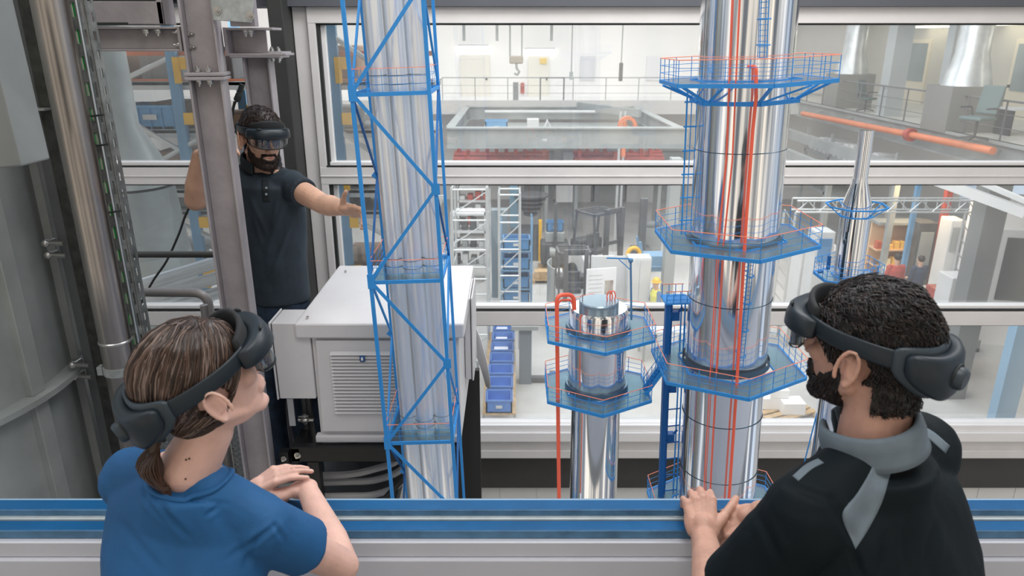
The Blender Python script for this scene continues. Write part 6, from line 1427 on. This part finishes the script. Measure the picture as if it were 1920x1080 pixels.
# =============== the man reaching into the hologram
tb0 = (-1.09, 3.15, 0.0)
tm = thing('person', tb0, 'bearded person in a navy polo gripping the column and reaching towards the lattice hologram', 'person')
Ht = W(491, 258, 3.12); Mt = frame(Ht, (.60, -.80, -.16), (.06, 0, 1))
neck = Vector((-1.105, 3.165, 1.735)); SR = W(437, 342, 3.17); SL = W(546, 348, 3.13)
EL = W(606, 383, 2.93); WL = W(645, 391, 2.74); ER = W(366, 376, 3.00); WR = W(374, 292, 2.94)
pel = Vector((-1.11, 3.18, 1.06)); chest = Vector((-1.10, 3.17, 1.52)); waist = Vector((-1.10, 3.17, 1.24))
sdir = (SR-SL).normalized(); fw = up.cross(sdir).normalized()
b = MB(); merge(b, head_mb(), Mt); merge(b, ear_mb(1), Mt); merge(b, ear_mb(-1), Mt)
limb(b, [Mt @ Vector((0, -.020, -.045)), Mt @ Vector((0, -.035, -.10)), neck], [.058, .054, .062])
limb(b, [neck-up*.015, SR+up*.0], [.05, .05]); limb(b, [neck-up*.015, SL+up*.0], [.05, .05]); limb(b, [SR, SL], [.05, .05])
ring_loft(b, [(pel-up*.08, .15, .11, sdir, fw), (pel+up*.02, .15, .11, sdir, fw), (waist, .14, .10, sdir, fw), (chest, .165, .115, sdir, fw), (chest+up*.06, .13, .08, sdir, fw)])
limb(b, [SL, SL.lerp(EL, .5), EL], [.050, .048, .042]); limb(b, [EL, EL.lerp(WL, .35), EL.lerp(WL, .8), WL], [.042, .044, .032, .028])
limb(b, [SR, ER], [.050, .044]); limb(b, [ER, ER.lerp(WR, .35), ER.lerp(WR, .8), WR], [.044, .046, .034, .028])
MLt = frame(WL, (.75, -.60, .02), (.45, .55, .75)); merge(b, hand_mb(1, (.12, .40, .50, .60), (.95, .3), .22, 1.0, .25, -.35), MLt)
MRt = frame(WR, (.85, .05, .45), (-.45, .3, .55)); merge(b, hand_mb(-1, (.5, .5, .5, .5), (.7, .3), .1, 1.0), MRt)
for s_ in (-1, 1):
    h = pel+sdir*s_*.085-up*.08; k = Vector((h.x, 3.16, .55)); a = Vector((h.x, 3.19, .09)); limb(b, [h, k, a], [.078, .054, .040]); limb(b, [a, a+Vector((.03, -.13, -.05))], [.036, .03])
bodyt = organic('body', b, .0036, 4, skin_t, tm, tb0)
s = MB(); nb = neck-up*.045
limb(s, [nb+sdir*.035, SR+up*.0], [.055, .062]); limb(s, [nb-sdir*.035, SL+up*.0], [.055, .062]); limb(s, [SR, SL], [.07, .07])
ring_loft(s, [(pel+up*.045, .165, .125, sdir, fw), (pel+up*.10, .165, .122, sdir, fw), (waist+up*.08, .163, .12, sdir, fw), (chest, .18, .128, sdir, fw), ((SR+SL)/2, .175, .11, sdir, fw), (nb+up*.01, .078, .075, sdir, fw)])
s.cyl(SL-(EL-SL)*.1, SL.lerp(EL, .42), .064, .064, 24); s.ell(SL, .064); s.cyl(SR, SR.lerp(ER, .5), .064, .066, 24); s.ell(SR, .064)
nav = mat('polo_navy', (.017, .029, .041), .8, 0, .18, 9, .10, 220)
wn = cloth_noise(9, .005, (1.2, 1.2, .5), 9)
def wf(c, n):
    d = wn(c, n)
    for a, e_, w, h in ((W(540, 355, 3.0), W(500, 470, 3.0), .014, .010), (W(525, 350, 3.0), W(510, 420, 3.0), .010, .007), (W(470, 370, 3.0), W(500, 440, 3.0), .012, .007), (W(475, 400, 3.0), W(490, 460, 3.0), .010, .006), (W(545, 420, 3.0), W(515, 500, 3.0), .012, .008), (W(550, 480, 3.0), W(490, 530, 3.0), .012, .006)):
        cc = Vector((c.x, c.y, c.z)); ray = (cc-Vector((0, 0, CH))); q3 = Vector((0, 0, CH))+ray*(3.0/max(.1, ray.y)); t = max(0, min(1, (q3-a).dot(e_-a)/(e_-a).length_squared)); q = (q3-a.lerp(e_, t)).length
        if c.y < 3.17: d += h*math.exp(-(q/w)**2)*math.sin(PI*(.1+.8*t))
    return d
polot = organic('polo_shirt', s, .0055, 5, nav, tm, tb0, wf)
bvP = wbvh(polot, tb0)
navd = mat('polo_navy_dark', (.008, .012, .016), .8)
collar('collar', neck+Vector((.004, -.006, .010)), (.10, -.22, 1), .072, .078, .034, navd, tm, tb0, (.35, -1, 0), gap=.9)
strip_on('placket', bvP, [hitP(u, v, bvP) for u, v in ((498, 338), (498, 352), (500, 378))], [.03, .03, .03], navd, tm, tb0, .0025)
for v in (352, 364):
    p = hitP(500, v, bvP); MB().cyl(p+Vector((0, -.003, 0)), p+Vector((0, -.006, .001)), .005, n=12).build('button', mat('button_grey', (.3, .35, .4), .4), tm).data.transform(Matrix.Translation(-Vector(tb0)))
l = MB()
for s_ in (-1, 1):
    h = pel+sdir*s_*.085-up*.08; limb(l, [h, Vector((h.x, 3.16, .55)), Vector((h.x, 3.19, .10))], [.098, .075, .06])
ring_loft(l, [(pel-up*.16, .16, .12, sdir, fw), (pel+up*.03, .160, .120, sdir, fw), (pel+up*.09, .158, .118, sdir, fw)])
jb = mat('jeans_blue', (.018, .035, .065), .85, 0, .35, 18, .1, 120)
organic('jeans', l, .007, 3, jb, tm, tb0, cloth_noise(10, .006, (1, 1, .6), 3)); shoes(tm, tb0, [(pel.x+s_*.085, 3.19) for s_ in (-1, 1)], (.1, -1, 0))
volt = lambda l: (.008+.006*max(0, min(1, (l.z-.03)/.06)))*(1+.3*mnoise.noise(l*40))
hbr = [mat('hair_dark_brown2', (.022, .012, .009), .5, 0, .2, 60), mat('hair_brown3', (.05, .028, .018), .45)]
hs, bvH, hv, hf = patch('hair', bodyt, tb0, Mt, scalp_m, volt, hbr[0], tm)
strands('hair_strands', bvH, hv, hf, Mt, 1500, .018, .004, lambda l, s, r, ph: Vector((l.x*3, .6 if l.y > 0 else -.6, -.5+2*l.z))+Vector((math.sin(ph), math.cos(ph), math.sin(2*ph)))*.4, .004, .0011, hbr, hs, tb0, 8)
bd_, bvb, bvv, bf = patch('beard', bodyt, tb0, Mt, beard_f, .006, hbr[0], tm, .3, 60)
strands('beard_strands', bvb, bvv, bf, Mt, 900, .010, .003, lambda l, s, r, ph: Vector((l.x*4, .3+.2*math.sin(ph), -1)), .003, .0009, hbr, bd_, tb0, 3)
MB().ell(Mt @ Vector((0, .0925, -.0625))-Vector(tb0), (.018, .009, .006)).build('lips', mat('lips_rose', (.50, .20, .16), .5), tm)
ey = mat('eye_white', (.7, .68, .66), .3)
for s_ in (-1, 1):
    e_ = MB(); p = Mt @ Vector((s_*.030, .076, .006)); e_.ell(p-Vector(tb0), .0115); e_.build('eye', ey, tm); q = MB(); q.ell(Mt @ Vector((s_*.030, .086, .004))-Vector(tb0), .0045, nu=10, nv=8); q.build('iris', gasket, tm)
headset(Mt, 'black mixed-reality headset worn by the person reaching towards the lattice hologram', .008)
# =============== small workers in the hall
def worker(base, h, face, label, shirt, hair_m, helmet=None, vest=None, arms='down', sc=1.0):
    b0 = Vector(base); t = thing('person', b0, label, 'person'); f = Vector(face).normalized(); x = f.cross(up); z = lambda k: up*h*k
    M = frame(b0+z(.93)+f*.02, f, (0, 0, 1)); b = MB(); merge(b, head_mb(), M); limb(b, [b0+z(.90), b0+z(.83)], [.055, .06])
    ring_loft(b, [(b0+z(.50), .15, .11, x, f), (b0+z(.62), .14, .10, x, f), (b0+z(.75), .17, .12, x, f), (b0+z(.81), .15, .09, x, f)])
    hd = []
    for s_ in (-1, 1):
        S_ = b0+z(.80)+x*s_*.17; E_ = b0+z(.63)+x*s_*.22+f*.03; H_ = (b0+z(.60)+x*s_*.10+f*.28) if arms == 'work' else b0+z(.47)+x*s_*.22+f*.08
        limb(b, [S_, E_, H_], [.055, .045, .03], 10); merge(b, hand_mb(-s_, sc=1), frame(H_, H_-E_, up)); hd.append((S_, E_, H_))
        hp = b0+z(.5)+x*s_*.09; limb(b, [hp, b0+z(.27)+x*s_*.1, b0+z(.05)+x*s_*.1], [.08, .055, .045], 10); limb(b, [b0+z(.04)+x*s_*.1, b0+z(.02)+x*s_*.1+f*.14], [.04, .03], 8)
    organic('body', b, .012, 2, skin_t, t, b0)
    s = MB(); ring_loft(s, [(b0+z(.48), .17, .13, x, f), (b0+z(.62), .165, .125, x, f), (b0+z(.75), .19, .14, x, f), (b0+z(.82), .15, .10, x, f)])
    for S_, E_, H_ in hd: limb(s, [S_, E_], [.072, .062], 10)
    organic('shirt', s, .014, 2, shirt, t, b0); l = MB()
    for s_ in (-1, 1): limb(l, [b0+z(.49)+x*s_*.09, b0+z(.27)+x*s_*.1, b0+z(.05)+x*s_*.1], [.10, .075, .06], 10)
    organic('trousers', l, .016, 2, jn, t, b0)
    if vest:
        v = MB(); ring_loft(v, [(b0+z(.50), .185, .145, x, f), (b0+z(.62), .18, .14, x, f), (b0+z(.75), .205, .155, x, f), (b0+z(.83), .15, .11, x, f)]); organic('safety_vest', v, .014, 2, vest, t, b0)
    if helmet:
        q = MB(); q.lathe([(.150, .0), (.115, .005), (.110, .05), (.085, .10), (.03, .13), (0, .133)], c=M.translation+up*.055-b0, n=24, cap=False); q.build('helmet', helmet, t)
    else:
        q = MB(); q.ell(M.translation+up*.035-f*.02-b0, (.088, .098, .095)); q.build('hair', hair_m, t)
    return t
p = W(1228, 520, 19.2); worker((p.x, 18.9, FZ), 1.80, (-.9, -.3, 0), 'person in a yellow helmet and yellow safety vest walking in the hall', mat('work_blue', (.10, .18, .35), .8), hbr[0], mat('helmet_yellow', (.85, .52, .05), .4), mat('vest_yellow', (.75, .72, .15), .7))
PZ = FZ+1.02
wpf = thing('work_platform', (W(1705, 510, 18).x, 18.2, FZ), 'low grey work platform under the two people in the warm-lit bay', 'platform')
MB().bb(-1.3, 1.3, -.7, .9, .92, 1.0).build('deck_plate', hgrey, wpf)
for x in (-1.2, 1.2): MB().bb(x-.05, x+.05, -.6, .8, 0, .92).build('trestle', hgrey, wpf)
worker((W(1683, 510, 17.9).x, 18.0, PZ-.02), 1.80, (0, 1, 0), 'person in a red top seen from behind in the warm-lit work bay', mat('top_red', (.50, .08, .06), .8), hbr[0], arms='work')
worker((W(1730, 520, 17.9).x, 18.1, PZ-.02), 1.72, (-.2, 1, 0), 'person in a navy top working beside the one in red', mat('top_navy', (.03, .05, .10), .8), hbr[0], arms='work')
bpy.context.view_layer.update()
